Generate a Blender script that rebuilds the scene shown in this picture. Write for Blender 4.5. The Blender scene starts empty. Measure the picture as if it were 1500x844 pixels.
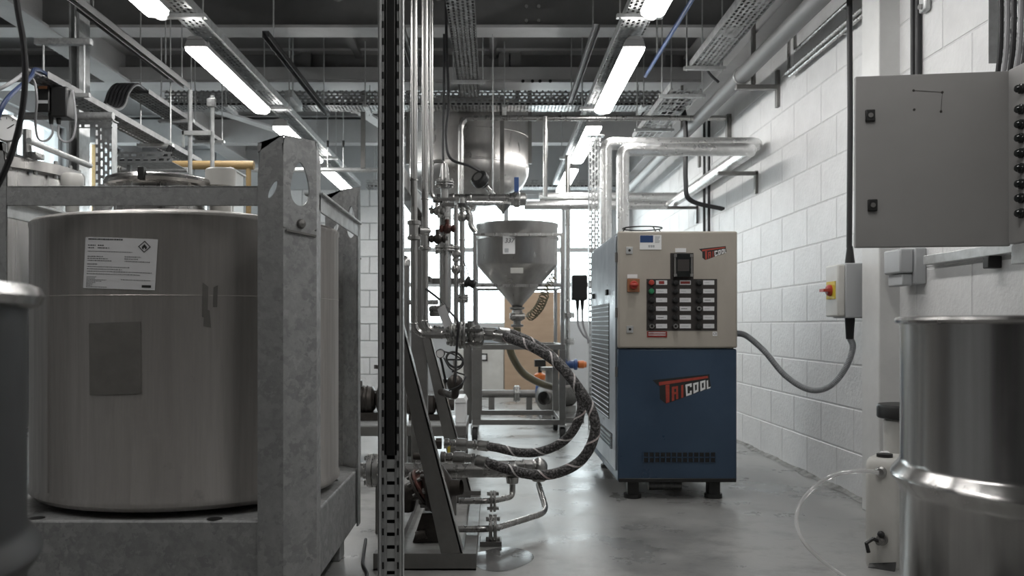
import bpy, math, random
from mathutils import Vector, Matrix
random.seed(7)
# ------------------------------------------------------------------ camera
H = 0.88            # camera height (m)
FPX = 1290.0        # focal length in pixels of the 1500 px wide frame
VX, VY = 722.0, 477.0
scene = bpy.context.scene
C = scene.collection
cam_d = bpy.data.cameras.new('camera')
cam = bpy.data.objects.new('camera', cam_d)
C.objects.link(cam)
cam.location = (0, 0, H)
cam.rotation_euler = (math.pi / 2, 0, 0)
cam_d.sensor_width = 36.0
cam_d.lens = 36.0 * FPX / 1500.0
cam_d.shift_x = (750 - VX) / 1500.0
cam_d.shift_y = (VY - 422) / 1500.0
cam_d.clip_start = 0.05
cam_d.dof.use_dof = True
cam_d.dof.focus_distance = 3.2
cam_d.dof.aperture_fstop = 5.0
scene.camera = cam
# ------------------------------------------------------------------ sky / exposure
world = bpy.data.worlds.new('sky')
scene.world = world
world.use_nodes = True
wb = world.node_tree.nodes['Background']
wb.inputs[0].default_value = (0.93, 0.97, 1.0, 1)
wb.inputs[1].default_value = 4.6
vs = scene.view_settings
vs.view_transform = 'Standard'
vs.look = 'None'
vs.gamma = 1.0
vs.use_curve_mapping = False
vs.exposure = 0.55
LAMP = 17.0          # strength of the fluorescent diffusers

# ------------------------------------------------------------------ helpers
def P(px, py, Y):
    """pixel of the photograph at distance Y -> point in the room"""
    return Vector(((px - VX) / FPX * Y, Y, H + (VY - py) / FPX * Y))

def lerp(a, b, t):
    return a + (b - a) * t

class MB:
    def __init__(s):
        s.v = []; s.f = []
    def add(s, vs, fs):
        n = len(s.v)
        s.v += [Vector(p) for p in vs]
        s.f += [tuple(i + n for i in f) for f in fs]
        return s
    def box(s, x0, x1, y0, y1, z0, z1):
        x0, x1 = min(x0, x1), max(x0, x1); y0, y1 = min(y0, y1), max(y0, y1); z0, z1 = min(z0, z1), max(z0, z1)
        return s.add([(x0,y0,z0),(x1,y0,z0),(x1,y1,z0),(x0,y1,z0),(x0,y0,z1),(x1,y0,z1),(x1,y1,z1),(x0,y1,z1)],
                     [(0,3,2,1),(4,5,6,7),(0,1,5,4),(1,2,6,5),(2,3,7,6),(3,0,4,7)])
    def obox(s, c, ax, ay, az):
        """box from centre and three half-axis vectors"""
        c, ax, ay, az = map(Vector, (c, ax, ay, az))
        if ax.cross(ay).dot(az) < 0: az = -az
        v = [c+i*ax+j*ay+k*az for k in (-1,1) for i,j in ((-1,-1),(1,-1),(1,1),(-1,1))]
        return s.add(v, [(0,3,2,1),(4,5,6,7),(0,1,5,4),(1,2,6,5),(2,3,7,6),(3,0,4,7)])
    def bar(s, a, b, w, d, up=(0,1,0)):
        """rectangular bar from a to b, width w across, depth d along up"""
        a, b = Vector(a), Vector(b); t = (b-a); L = t.length; t.normalize()
        u = Vector(up); u = (u - t*u.dot(t)).normalized(); n = t.cross(u)
        return s.obox((a+b)/2, t*L/2, u*d/2, n*w/2)
    def prism(s, poly, vec):
        """polygon (3D points) extruded along vec"""
        poly = [Vector(p) for p in poly]; vec = Vector(vec); n = len(poly)
        nrm = Vector((0,0,0))
        for i in range(n): nrm += (poly[i]-poly[0]).cross(poly[(i+1)%n]-poly[0])
        if nrm.dot(vec) > 0: poly = poly[::-1]
        f = [tuple(range(n)), tuple(range(2*n-1, n-1, -1))]
        f += [((i+1)%n, i, i+n, (i+1)%n+n) for i in range(n)]
        return s.add(poly + [p+vec for p in poly], f)
    def frame(s, t):
        t = Vector(t).normalized()
        u = Vector((0,0,1)) if abs(t.z) < .9 else Vector((0,1,0))
        u = (u - t*u.dot(t)).normalized()
        return t, u, t.cross(u)
    def cyl(s, a, b, r, r1=None, seg=20, caps=True):
        a, b = Vector(a), Vector(b); r1 = r if r1 is None else r1
        t, u, w = s.frame(b-a)
        vs = []
        for c, rr in ((a, r), (b, r1)):
            vs += [c + (u*math.cos(2*math.pi*i/seg) + w*math.sin(2*math.pi*i/seg))*rr for i in range(seg)]
        f = [(i, (i+1)%seg, (i+1)%seg+seg, i+seg) for i in range(seg)]
        if caps: f += [tuple(range(seg-1,-1,-1)), tuple(range(seg, 2*seg))]
        return s.add(vs, f)
    def lathe(s, o, axis, prof, seg=32, close=False):
        """profile [(radius, height)] spun round axis through o"""
        o = Vector(o); t, u, w = s.frame(axis); n = len(prof)
        vs = []
        for r, h in prof:
            vs += [o + t*h + (u*math.cos(2*math.pi*i/seg) + w*math.sin(2*math.pi*i/seg))*max(r, 1e-5) for i in range(seg)]
        f = []
        for k in range(n-1 + (1 if close else 0)):
            a, b = k*seg, ((k+1)%n)*seg
            f += [(a+i, a+(i+1)%seg, b+(i+1)%seg, b+i) for i in range(seg)]
        return s.add(vs, f)
    def tube(s, pts, r, seg=12, caps=True):
        pts = [Vector(p) for p in pts]; n = len(pts)
        tan = [(pts[min(i+1,n-1)]-pts[max(i-1,0)]).normalized() for i in range(n)]
        t, u, w = s.frame(tan[0]); vs = []
        for i in range(n):
            u = (u - tan[i]*u.dot(tan[i])).normalized(); w = tan[i].cross(u)
            rr = r[i] if isinstance(r, (list, tuple)) else r
            vs += [pts[i] + (u*math.cos(2*math.pi*k/seg) + w*math.sin(2*math.pi*k/seg))*rr for k in range(seg)]
        f = []
        for i in range(n-1):
            f += [(i*seg+k, i*seg+(k+1)%seg, (i+1)*seg+(k+1)%seg, (i+1)*seg+k) for k in range(seg)]
        if caps: f += [tuple(range(seg-1,-1,-1)), tuple(range((n-1)*seg, n*seg))]
        return s.add(vs, f)
    def torus(s, o, axis, R, r, seg=28, rs=8):
        return s.lathe(o, axis, [(R + r*math.cos(2*math.pi*k/rs), r*math.sin(2*math.pi*k/rs)) for k in range(rs)], seg, True)
    def sphere(s, o, r, seg=16, rs=9, axis=(0,0,1), sz=1.0):
        return s.lathe(o, axis, [(r*math.sin(math.pi*k/rs), -r*sz*math.cos(math.pi*k/rs)) for k in range(rs+1)], seg)

def fillet(pts, R, n=6):
    """polyline with rounded corners"""
    pts = [Vector(p) for p in pts]; out = [pts[0]]
    for i in range(1, len(pts)-1):
        a, b, c = pts[i-1], pts[i], pts[i+1]
        d1 = (a-b); d2 = (c-b); q = min(R, d1.length*.49, d2.length*.49)
        p0 = b + d1.normalized()*q; p1 = b + d2.normalized()*q
        for k in range(n+1):
            t = k/n; out.append(p0*(1-t)**2 + b*2*t*(1-t) + p1*t*t)
    out.append(pts[-1]); return out

def spline(pts, n=8):
    pts = [Vector(p) for p in pts]; q = [2*pts[0]-pts[1]] + pts + [2*pts[-1]-pts[-2]]; out = []
    for i in range(1, len(q)-2):
        p0,p1,p2,p3 = q[i-1:i+3]
        for k in range(n):
            t = k/n
            out.append(.5*((2*p1)+(p2-p0)*t+(2*p0-5*p1+4*p2-p3)*t*t+(3*p1-p0-3*p2+p3)*t**3))
    out.append(pts[-1]); return out

WLOC = {}
def obj(name, mb, mat, parent=None, smooth=35, bevel=0.0, seg=2):
    lo = Vector([min(p[i] for p in mb.v) for i in range(3)]); hi = Vector([max(p[i] for p in mb.v) for i in range(3)])
    o0 = Vector(((lo.x+hi.x)/2, (lo.y+hi.y)/2, lo.z))
    me = bpy.data.meshes.new(name)
    me.from_pydata([p-o0 for p in mb.v], [], mb.f); me.update()
    if smooth:
        me.polygons.foreach_set('use_smooth', [True]*len(me.polygons))
        me.set_sharp_from_angle(angle=math.radians(smooth))
    o = bpy.data.objects.new(name, me); C.objects.link(o)
    me.materials.append(MT[mat])
    if parent is not None:
        o.parent = parent; o.location = o0 - WLOC[parent.name]
    else:
        o.location = o0
    WLOC[o.name] = o0
    if bevel:
        m = o.modifiers.new('edge', 'BEVEL'); m.width = bevel; m.segments = seg; m.limit_method = 'ANGLE'; m.angle_limit = math.radians(40)
        m.harden_normals = False
    return o

def inst(src, name, loc, parent=None):
    """another object on the same mesh; loc in world"""
    o = bpy.data.objects.new(name, src.data); C.objects.link(o)
    loc = Vector(loc)
    if parent is not None:
        o.parent = parent; o.location = loc - WLOC[parent.name]
    else: o.location = loc
    WLOC[o.name] = loc
    for m in src.modifiers:
        k = o.modifiers.new(m.name, m.type)
        if m.type == 'BEVEL':
            k.width = m.width; k.segments = m.segments; k.limit_method = m.limit_method; k.angle_limit = m.angle_limit
    return o

def tag(o, label, cat, group=None):
    o['label'] = label; o['category'] = cat
    if group: o['group'] = group
    return o

def thing(name, label, cat, loc, group=None):
    o = bpy.data.objects.new(name, None); C.objects.link(o)
    o.location = loc; o.empty_display_size = .05; WLOC[o.name] = Vector(loc)
    return tag(o, label, cat, group)

def struct(o, label=None):
    o['kind'] = 'structure'
    if label: o['label'] = label
    return o

def stuff(o):
    o['kind'] = 'stuff'; return o

def copy_tree(o, off, parent=None):
    c = o.copy(); C.objects.link(c)
    if parent is None:
        c.location = o.location + Vector(off); WLOC[c.name] = WLOC[o.name] + Vector(off)
    else:
        c.parent = parent; WLOC[c.name] = WLOC[o.name] + Vector(off)
    for ch in list(o.children): copy_tree(ch, off, c)
    return c

# ------------------------------------------------------------------ materials
MT = {}
def nn(nt, kind, **kw):
    n = nt.nodes.new(kind)
    for k, v in kw.items(): setattr(n, k, v)
    return n

def mat(name, col, rough=.5, metal=0., col2=None, scale=8., stretch=(1,1,1), bump=0., rv=0., detail=6., lo=.35, hi=.65, sw=.07,
        emit=None, alpha=None, spots=None, voro=False, spec=.5, rnd=0., bscale=None):
    m = bpy.data.materials.new(name); m.use_nodes = True; MT[name] = m
    nt = m.node_tree; b = nt.nodes['Principled BSDF']
    b.inputs['Base Color'].default_value = (*col, 1); b.inputs['Roughness'].default_value = rough; b.inputs['Metallic'].default_value = metal
    b.inputs['Specular IOR Level'].default_value = spec
    tc = nn(nt, 'ShaderNodeTexCoord'); mp = nn(nt, 'ShaderNodeMapping'); mp.inputs['Scale'].default_value = stretch
    nt.links.new(tc.outputs['Object'], mp.inputs[0])
    out = None
    if col2 or rv or bump:
        if voro:
            t = nn(nt, 'ShaderNodeTexVoronoi'); t.inputs['Scale'].default_value = scale
            n2 = nn(nt, 'ShaderNodeTexNoise'); n2.inputs['Scale'].default_value = scale*1.3; n2.inputs['Detail'].default_value = 4
            nt.links.new(mp.outputs[0], n2.inputs['Vector'])
            ad = nn(nt, 'ShaderNodeVectorMath', operation='MULTIPLY_ADD')
            nt.links.new(n2.outputs['Color'], ad.inputs[0]); ad.inputs[1].default_value = (.12,.12,.12); nt.links.new(mp.outputs[0], ad.inputs[2])
            nt.links.new(ad.outputs[0], t.inputs['Vector'])
            sp = nn(nt, 'ShaderNodeSeparateColor'); nt.links.new(t.outputs['Color'], sp.inputs[0])
            mx = nn(nt, 'ShaderNodeMath', operation='MULTIPLY_ADD'); nt.links.new(sp.outputs[0], mx.inputs[0]); mx.inputs[1].default_value = .45
            nt.links.new(n2.outputs['Fac'], mx.inputs[2])
            mm = nn(nt, 'ShaderNodeMath', operation='MULTIPLY'); nt.links.new(mx.outputs[0], mm.inputs[0]); mm.inputs[1].default_value = .7
            fac = mm.outputs[0]
        else:
            t = nn(nt, 'ShaderNodeTexNoise'); t.inputs['Scale'].default_value = scale; t.inputs['Detail'].default_value = detail
            t.inputs['Roughness'].default_value = .62
            nt.links.new(mp.outputs[0], t.inputs['Vector']); fac = t.outputs['Fac']
        mr = nn(nt, 'ShaderNodeMapRange'); mr.inputs[1].default_value = lo; mr.inputs[2].default_value = hi
        nt.links.new(fac, mr.inputs[0])
        if col2:
            mc = nn(nt, 'ShaderNodeMix', data_type='RGBA'); nt.links.new(mr.outputs[0], mc.inputs[0])
            mc.inputs[6].default_value = (*col, 1); mc.inputs[7].default_value = (*col2, 1); out = mc.outputs[2]
        if rv:
            r = nn(nt, 'ShaderNodeMapRange'); r.inputs[3].default_value = max(.02, rough-rv); r.inputs[4].default_value = min(1, rough+rv)
            nt.links.new(mr.outputs[0], r.inputs[0]); nt.links.new(r.outputs[0], b.inputs['Roughness'])
        if bump:
            bp = nn(nt, 'ShaderNodeBump'); bp.inputs['Strength'].default_value = bump; bp.inputs['Distance'].default_value = .01
            if bscale:
                t3 = nn(nt, 'ShaderNodeTexNoise'); t3.inputs['Scale'].default_value = bscale; t3.inputs['Detail'].default_value = 5
                nt.links.new(tc.outputs['Object'], t3.inputs['Vector']); nt.links.new(t3.outputs['Fac'], bp.inputs['Height'])
            else: nt.links.new(fac, bp.inputs['Height'])
            nt.links.new(bp.outputs[0], b.inputs['Normal'])
    if spots:   # (colour, scale, threshold): marks with a shape of their own
        sc, ss, th = spots
        t2 = nn(nt, 'ShaderNodeTexNoise'); t2.inputs['Scale'].default_value = ss; t2.inputs['Detail'].default_value = 8; t2.inputs['Roughness'].default_value = .7
        nt.links.new(tc.outputs['Object'], t2.inputs['Vector'])
        m2 = nn(nt, 'ShaderNodeMapRange'); m2.inputs[1].default_value = th; m2.inputs[2].default_value = th+sw
        nt.links.new(t2.outputs['Fac'], m2.inputs[0])
        mc2 = nn(nt, 'ShaderNodeMix', data_type='RGBA'); nt.links.new(m2.outputs[0], mc2.inputs[0])
        if out: nt.links.new(out, mc2.inputs[6])
        else: mc2.inputs[6].default_value = (*col, 1)
        mc2.inputs[7].default_value = (*sc, 1); out = mc2.outputs[2]
    if rnd:
        oi = nn(nt, 'ShaderNodeObjectInfo'); r = nn(nt, 'ShaderNodeMapRange'); r.inputs[3].default_value = 1-rnd; r.inputs[4].default_value = 1+rnd*.3
        nt.links.new(oi.outputs['Random'], r.inputs[0])
        hv = nn(nt, 'ShaderNodeHueSaturation'); nt.links.new(r.outputs[0], hv.inputs['Value'])
        if out: nt.links.new(out, hv.inputs['Color'])
        else: hv.inputs['Color'].default_value = (*col, 1)
        out = hv.outputs[0]
    if out: nt.links.new(out, b.inputs['Base Color'])
    if emit:
        b.inputs['Emission Color'].default_value = (*emit[0], 1); b.inputs['Emission Strength'].default_value = emit[1]
    return m

def perf(name, col, a, b, pa, pb, ha, hb, rough=.38, stag=True):
    """galvanised sheet with punched slots; a, b: axes of the sheet (0,1,2); pitch pa, pb and half-open fractions ha, hb"""
    m = mat(name, col, rough, .9, tuple(c*.6 for c in col), 14, rv=.1)
    nt = m.node_tree; bs = nt.nodes['Principled BSDF']; out = nt.nodes['Material Output']
    tc = nn(nt, 'ShaderNodeTexCoord'); sx = nn(nt, 'ShaderNodeSeparateXYZ'); nt.links.new(tc.outputs['Object'], sx.inputs[0])
    def M(op, i0, i1=None, i2=None):
        n = nn(nt, 'ShaderNodeMath', operation=op)
        for k, v in enumerate((i0, i1, i2)):
            if v is None: continue
            if isinstance(v, (int, float)): n.inputs[k].default_value = v
            else: nt.links.new(v, n.inputs[k])
        return n.outputs[0]
    vb = M('MULTIPLY', sx.outputs[b], 1/pb)
    va = M('MULTIPLY', sx.outputs[a], 1/pa)
    if stag:
        row = M('MODULO', M('ABSOLUTE', M('FLOOR', vb)), 2.0)
        va = M('ADD', va, M('MULTIPLY', row, .5))
    ia = M('LESS_THAN', M('ABSOLUTE', M('SUBTRACT', M('FRACT', va), .5)), ha)
    ib = M('LESS_THAN', M('ABSOLUTE', M('SUBTRACT', M('FRACT', vb), .5)), hb)
    hole = M('MULTIPLY', ia, ib)
    tr = nn(nt, 'ShaderNodeBsdfTransparent'); mx = nn(nt, 'ShaderNodeMixShader')
    nt.links.new(hole, mx.inputs[0]); nt.links.new(bs.outputs[0], mx.inputs[1]); nt.links.new(tr.outputs[0], mx.inputs[2])
    nt.links.new(mx.outputs[0], out.inputs['Surface'])
    return m

mat('floor', (.22,.22,.215), .34, 0, (.36,.36,.35), 2.2, (1,1,1), .06, .12, 12, .34, .66, spots=((.13,.13,.125), 2.6, .5), sw=.22, bscale=40)
mat('ceiling', (.21,.21,.21), .42, .3, (.29,.29,.29), 1.2, (1,.4,1), 0, .12)
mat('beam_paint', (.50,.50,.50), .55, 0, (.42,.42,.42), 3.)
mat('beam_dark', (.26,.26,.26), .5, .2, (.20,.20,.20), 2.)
mat('duct', (.22,.22,.22), .5, .2)
mat('white_block', (.80,.80,.80), .5, 0, (.72,.72,.72), 5., bump=.35, rnd=.05, bscale=45, spots=((.5,.49,.47), 9, .72))
mat('mortar', (.72,.72,.72), .7, 0, (.62,.62,.62), 20)
mat('white_paint', (.74,.74,.73), .45, 0, (.66,.66,.65), 5.)
mat('panel_pale', (.55,.56,.57), .5, 0, (.48,.49,.5), 2.)
mat('wall_grey', (.50,.51,.52), .6, 0, (.44,.45,.46), 2.)
mat('wall_brown', (.20,.19,.18), .6, 0, (.16,.15,.14), 2.)
mat('dirt', (.12,.12,.115), .9, 0, (.35,.35,.34), 14, bump=.6)
mat('steel', (.50,.495,.485), .30, 1, (.40,.395,.385), 5., (6,6,.6), rv=.08)
mat('steel_tank', (.60,.575,.55), .48, .85, (.47,.45,.43), 4., (7,7,.35), rv=.08, spots=((.40,.38,.365), 5.5, .64))
mat('steel_vessel', (.44,.425,.41), .34, 1, (.34,.33,.32), 3., (3,3,1), rv=.08)
mat('steel_drum', (.52,.51,.50), .22, 1, (.42,.41,.40), 3., (9,9,.15), rv=.07)
mat('steel_frame', (.26,.255,.245), .42, .75, (.20,.195,.19), 5., rv=.08)
mat('galv', (.46,.465,.465), .5, .5, (.31,.315,.315), 30., voro=True, rv=.1, lo=.25, hi=.7, spots=((.15,.15,.148), 14, .68), bump=.12, bscale=60)
mat('galv_light', (.60,.61,.61), .42, .55, (.47,.48,.48), 18., rv=.1)
mat('foil', (.86,.86,.85), .33, .9, (.72,.72,.71), 22., bump=.22, rv=.08, bscale=30)
mat('black', (.012,.012,.012), .45, 0)
mat('rubber', (.018,.018,.018), .7, 0, (.03,.03,.03), 20)
mat('black_gloss', (.01,.012,.012), .15, 0)
mat('cable', (.02,.02,.022), .5)
mat('cable_grey', (.33,.33,.34), .5)
mat('cable_blue', (.02,.035,.09), .45)
mat('conduit', (.32,.33,.34), .45, .2, (.25,.26,.27), 30)
mat('lamp_body', (.36,.36,.36), .5)
mat('diffuser', (.9,.9,.9), .4, emit=((1,.985,.96), LAMP))
mat('clip_white', (.85,.85,.85), .4)
mat('chiller_grey', (.44,.405,.35), .5, 0, (.37,.335,.29), 3., (1,1,.6), rv=.1, spots=((.24,.21,.17), 7, .69))
mat('chiller_blue', (.030,.056,.098), .36, 0, (.042,.075,.125), 2.5, rv=.1, spots=((.02,.025,.035), 6, .69))
mat('chiller_side', (.42,.46,.50), .35, .3, (.34,.38,.42), 3., rv=.1)
mat('panel_brown', (.035,.030,.028), .5)
mat('red', (.42,.05,.035), .4)
mat('logo_red', (.42,.075,.045), .45, 0, (.33,.04,.03), 30)
mat('red_dark', (.26,.035,.03), .4)
mat('rust_red', (.13,.045,.035), .5, .4, (.06,.04,.035), 14)
mat('green', (.03,.22,.10), .35)
mat('orange', (.62,.17,.04), .4)
mat('brown_switch', (.30,.13,.06), .5)
mat('yellow', (.65,.5,.05), .5)
mat('ochre', (.42,.29,.13), .6, 0, (.35,.24,.11), 6)
mat('blue', (.03,.075,.22), .4)
mat('blue_label', (.025,.06,.17), .4)
mat('white', (.80,.80,.80), .45)
mat('paper', (.72,.72,.73), .5, 0, (.66,.66,.67), 5)
mat('ink', (.02,.02,.02), .6)
mat('tape', (.17,.163,.152), .65, 0, (.135,.13,.12), 20., spots=((.42,.42,.41), 26, .69))
mat('drum_dark', (.02,.021,.022), .5, 0, (.014,.014,.015), 6.)
mat('galv_dull', (.25,.25,.25), .6, .5, (.18,.18,.18), 20.)
mat('white_plastic', (.62,.61,.58), .4, 0, (.54,.53,.5), 6)
mat('cabinet_grey', (.27,.265,.26), .5, 0, (.24,.235,.23), 2.5, spots=((.21,.205,.20), 9, .72))
mat('plastic_grey', (.42,.43,.44), .45)
mat('board', (.46,.335,.235), .65, 0, (.41,.295,.205), 3., (1,1,4))
mat('hose_dark', (.022,.021,.021), .55, 0, (.20,.19,.19), 120, bump=.6, lo=.45, hi=.62)
mat('hose_stripe', (.74,.71,.70), .6, 0, (.50,.27,.27), 4, lo=.5, hi=.75)
mat('hose_brown', (.13,.115,.07), .35)
mat('pump_dark', (.075,.065,.058), .45, .5, (.04,.036,.033), 12., rv=.12, spots=((.2,.08,.06), 16, .66))
mat('wet', (.10,.10,.10), .16, 0, (.16,.16,.16), 4)  # wet floor, darkened to carry the shadow lying there
# clear tube / glass
def clear(name, tint, gl):
    m = bpy.data.materials.new(name); m.use_nodes = True; MT[name] = m; nt = m.node_tree; nt.nodes.remove(nt.nodes['Principled BSDF'])
    out = nt.nodes['Material Output']; t = nn(nt, 'ShaderNodeBsdfTransparent'); t.inputs[0].default_value = (*tint, 1)
    g = nn(nt, 'ShaderNodeBsdfGlossy'); g.inputs['Roughness'].default_value = .05
    fr = nn(nt, 'ShaderNodeLayerWeight'); fr.inputs[0].default_value = .3
    mm = nn(nt, 'ShaderNodeMath', operation='MULTIPLY'); mm.inputs[1].default_value = gl; nt.links.new(fr.outputs['Fresnel'], mm.inputs[0])
    mx = nn(nt, 'ShaderNodeMixShader'); nt.links.new(mm.outputs[0], mx.inputs[0]); nt.links.new(t.outputs[0], mx.inputs[1]); nt.links.new(g.outputs[0], mx.inputs[2])
    nt.links.new(mx.outputs[0], out.inputs['Surface'])
clear('glass', (.93,.97,.97), .6)
clear('clear_tube', (.93,.93,.93), .55)
_nt = MT['clear_tube'].node_tree; _o = _nt.nodes['Material Output']; _src = _o.inputs['Surface'].links[0].from_socket
_d = nn(_nt, 'ShaderNodeBsdfDiffuse'); _d.inputs[0].default_value = (.9,.9,.9,1); _m = nn(_nt, 'ShaderNodeMixShader'); _m.inputs[0].default_value = .27
_nt.links.new(_src, _m.inputs[1]); _nt.links.new(_d.outputs[0], _m.inputs[2]); _nt.links.new(_m.outputs[0], _o.inputs['Surface'])
GC = (.5,.51,.51)
perf('perf_xy', GC, 1, 0, .05, .03, .33, .26)
perf('perf_xz', GC, 0, 2, .05, .028, .32, .27)
perf('perf_yz', GC, 1, 2, .05, .028, .32, .27)
perf('perf_zx', GC, 2, 0, .05, .026, .32, .25)
perf('perf_dull', (.3,.3,.3), 1, 0, .05, .03, .33, .26, rough=.6)
perf('mesh_xy', (.45,.45,.45), 1, 0, .10, .05, .40, .38, stag=False)
# ================================================================== THE SETTING
XW = 1.862; XL = -4.7; YF = 11.8; YB = -2.6; ZC = H + 2.45
struct(obj('floor', MB().box(XL-.2, XW+.3, YB-.2, YF+.3, -.2, 0), 'floor', smooth=0), 'bare worn grey concrete floor')
ceil = struct(obj('ceiling', MB().box(XL-.2, XW+.3, YB-.2, YF+.3, ZC, ZC+.2), 'ceiling', smooth=0), 'dark metal ceiling')
# right wall: backing + painted blocks
wr = struct(obj('wall_right', MB().box(XW+.0025, XW+.3, YB, YF, 0, ZC), 'mortar', smooth=0), 'white painted concrete block wall')
blk = MB().box(0, .02, -.2225, .2225, 0, .2195)
first = None; n = 0
for c in range(12):
    y0 = 2.75 + (0 if c % 2 else .225)
    for k in range(22):
        yc = y0 + .45*k + .22
        if yc + .22 > YF - .02 or (yc < 3.1 and c < 3): continue
        if n >= 300: continue
        if first is None:
            b = MB(); b.v = [v + Vector((XW, yc, c*.225+.003)) for v in blk.v]; b.f = blk.f
            first = obj('brick', b, 'white_block', wr, smooth=0, bevel=.004, seg=1)
        else:
            inst(first, 'brick', (XW+.01, yc, c*.225+.003), wr)
        n += 1
# dirt fillet at the foot of the block wall
f = MB(); N = 220; pv = []
for i in range(N+1):
    y = 2.9 + i*(YF-2.95)/N; w = .03 + .01*random.random() + .008*math.sin(i*.7); h = .014 + .006*random.random() + .004*math.sin(i*.45)
    pv += [(XW+.004, y, h), (XW-w*.35, y, h*.45), (XW-w, y, .0015)]
f.add(pv, [q for i in range(N) for q in ((i*3, i*3+1, i*3+4, i*3+3), (i*3+1, i*3+2, i*3+5, i*3+4))])
struct(obj('baseboard_right', f, 'dirt'), 'crumbling dark grey dirt along the foot of the block wall')
# edge beam above the blocks
struct(obj('trim_1', MB().box(XW-.15, XW+.2, YB, YF, 2.78, 2.80).box(XW-.02, XW+.2, YB, YF, 2.80, ZC-.06).box(XW-.15, XW+.2, YB, YF, ZC-.06, ZC-.04).box(XW-.03,XW+.2,YB,YF,2.7,2.78), 'beam_paint', smooth=0), 'grey steel edge beam above the block wall')
# white column on the wall
struct(obj('trim_2', MB().box(1.767, XW+.01, 4.03, 4.22, 0, ZC-.02), 'white_paint', smooth=0, bevel=.006), 'white boxed-in column standing out from the block wall')
# back wall behind the camera
struct(obj('wall_back', MB().box(XL-.2, XW+.3, YB-.2, YB, 0, ZC), 'wall_brown', smooth=0))
# far wall with window opening
WX0, WX1, WZ0, WZ1 = -1.42, 1.62, .86, 2.64
wf = struct(obj('wall_far', MB().box(XL, WX0, YF, YF+.25, 0, ZC).box(WX1, XW+.3, YF, YF+.25, 0, ZC).box(WX0, WX1, YF, YF+.25, 0, WZ0).box(WX0, WX1, YF, YF+.25, WZ1, ZC), 'wall_grey', smooth=0), 'pale far wall with a long bright window')
fb = None
for c in range(12):
    for k in range(3):
        x = WX0 - .23 - .45*k - (.225 if c % 2 else 0)
        if c % 2 and k == 0: obj('brick', MB().box(WX0-.225, WX0-.01, YF-.02, YF+.02, c*.225+.005, c*.225+.22), 'white_block', wf, smooth=0, bevel=.006, seg=1)
        if fb is None: fb = obj('brick', MB().box(x-.22, x+.22, YF-.02, YF+.02, c*.225+.005, c*.225+.22), 'white_block', wf, smooth=0, bevel=.006, seg=1)
        else: inst(fb, 'brick', (x, YF, c*.225+.005), wf)
for k in range(6):      # pale cladding sheets
    x = -2.98 - .29*k
    obj('panel', MB().box(x-.14, x+.14, YF-.03, YF+.01, .3, ZC-.1), 'panel_pale', wf, smooth=0, bevel=.004)
def window(name, x0, x1, z0, z1, verts, hors, label):
    w = bpy.data.objects.new(name, None); C.objects.link(w); w.location = ((x0+x1)/2, YF+.1, z0); WLOC[w.name] = Vector(w.location); struct(w, label)
    fr = MB(); t = .03
    fr.box(x0, x0+2*t, YF+.06, YF+.12, z0, z1).box(x1-2*t, x1, YF+.06, YF+.12, z0, z1).box(x0, x1, YF+.06, YF+.12, z0, z0+2*t).box(x0, x1, YF+.06, YF+.12, z1-2*t, z1)
    obj('window_frame', fr, 'panel_pale', w, smooth=0)
    for v in verts: obj('mullion', MB().box(v-t, v+t, YF+.06, YF+.12, z0+2*t, z1-2*t), 'panel_pale', w, smooth=0)
    for h in hors: obj('transom', MB().box(x0+2*t, x1-2*t, YF+.055, YF+.11, h-t, h+t), 'panel_pale', w, smooth=0)
    xs = [x0] + verts + [x1]; zs = [z0] + hors + [z1]
    for i in range(len(xs)-1):
        for j in range(len(zs)-1):
            obj('pane', MB().box(xs[i]+t, xs[i+1]-t, YF+.086, YF+.092, zs[j]+t, zs[j+1]-t), 'glass', w, smooth=0)
    obj('window_sill', MB().box(x0-.05, x1+.05, YF-.10, YF+.14, z0-.045, z0), 'white_paint', w, smooth=0, bevel=.004)
window('window_1', WX0, WX1, WZ0, WZ1, [-.62, .18, .96], [1.43, 1.9], 'long bright window in the far wall')
# left wall with two windows
wl = MB(); o1 = (7.9, 9.7, 1.55, 3.05); o2 = (10.05, 11.2, 2.1, 3.12)
wl.box(XL-.25, XL, YB, o1[0], 0, ZC).box(XL-.25, XL, o1[0], o1[1], 0, o1[2]).box(XL-.25, XL, o1[0], o1[1], o1[3], ZC)
wl.box(XL-.25, XL, o1[1], o2[0], 0, ZC).box(XL-.25, XL, o2[0], o2[1], 0, o2[2]).box(XL-.25, XL, o2[0], o2[1], o2[3], ZC).box(XL-.25, XL, o2[1], YF, 0, ZC)
struct(obj('wall_left', wl, 'wall_grey', smooth=0), 'plain grey wall behind the tanks')
for nme, o in (('window_2', o1), ('window_3', o2)):
    w = bpy.data.objects.new(nme, None); C.objects.link(w); w.location = (XL-.1, (o[0]+o[1])/2, o[2]); WLOC[w.name] = Vector(w.location); struct(w, 'bright window in the grey side wall')
    ym = (o[0]+o[1])/2
    fr = MB().box(XL-.14, XL-.06, o[0], o[0]+.06, o[2], o[3]).box(XL-.14, XL-.06, o[1]-.06, o[1], o[2], o[3]).box(XL-.14, XL-.06, o[0], o[1], o[2], o[2]+.06).box(XL-.14, XL-.06, o[0], o[1], o[3]-.06, o[3])
    obj('window_frame', fr, 'panel_pale', w, smooth=0)
    obj('mullion', MB().box(XL-.13, XL-.07, ym-.03, ym+.03, o[2]+.06, o[3]-.06), 'ochre' if nme == 'window_3' else 'panel_pale', w, smooth=0)
    for a, b in ((o[0]+.05, ym-.03), (ym+.03, o[1]-.05)):
        obj('pane', MB().box(XL-.103, XL-.097, a, b, o[2]+.05, o[3]-.05), 'glass', w, smooth=0)

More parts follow.
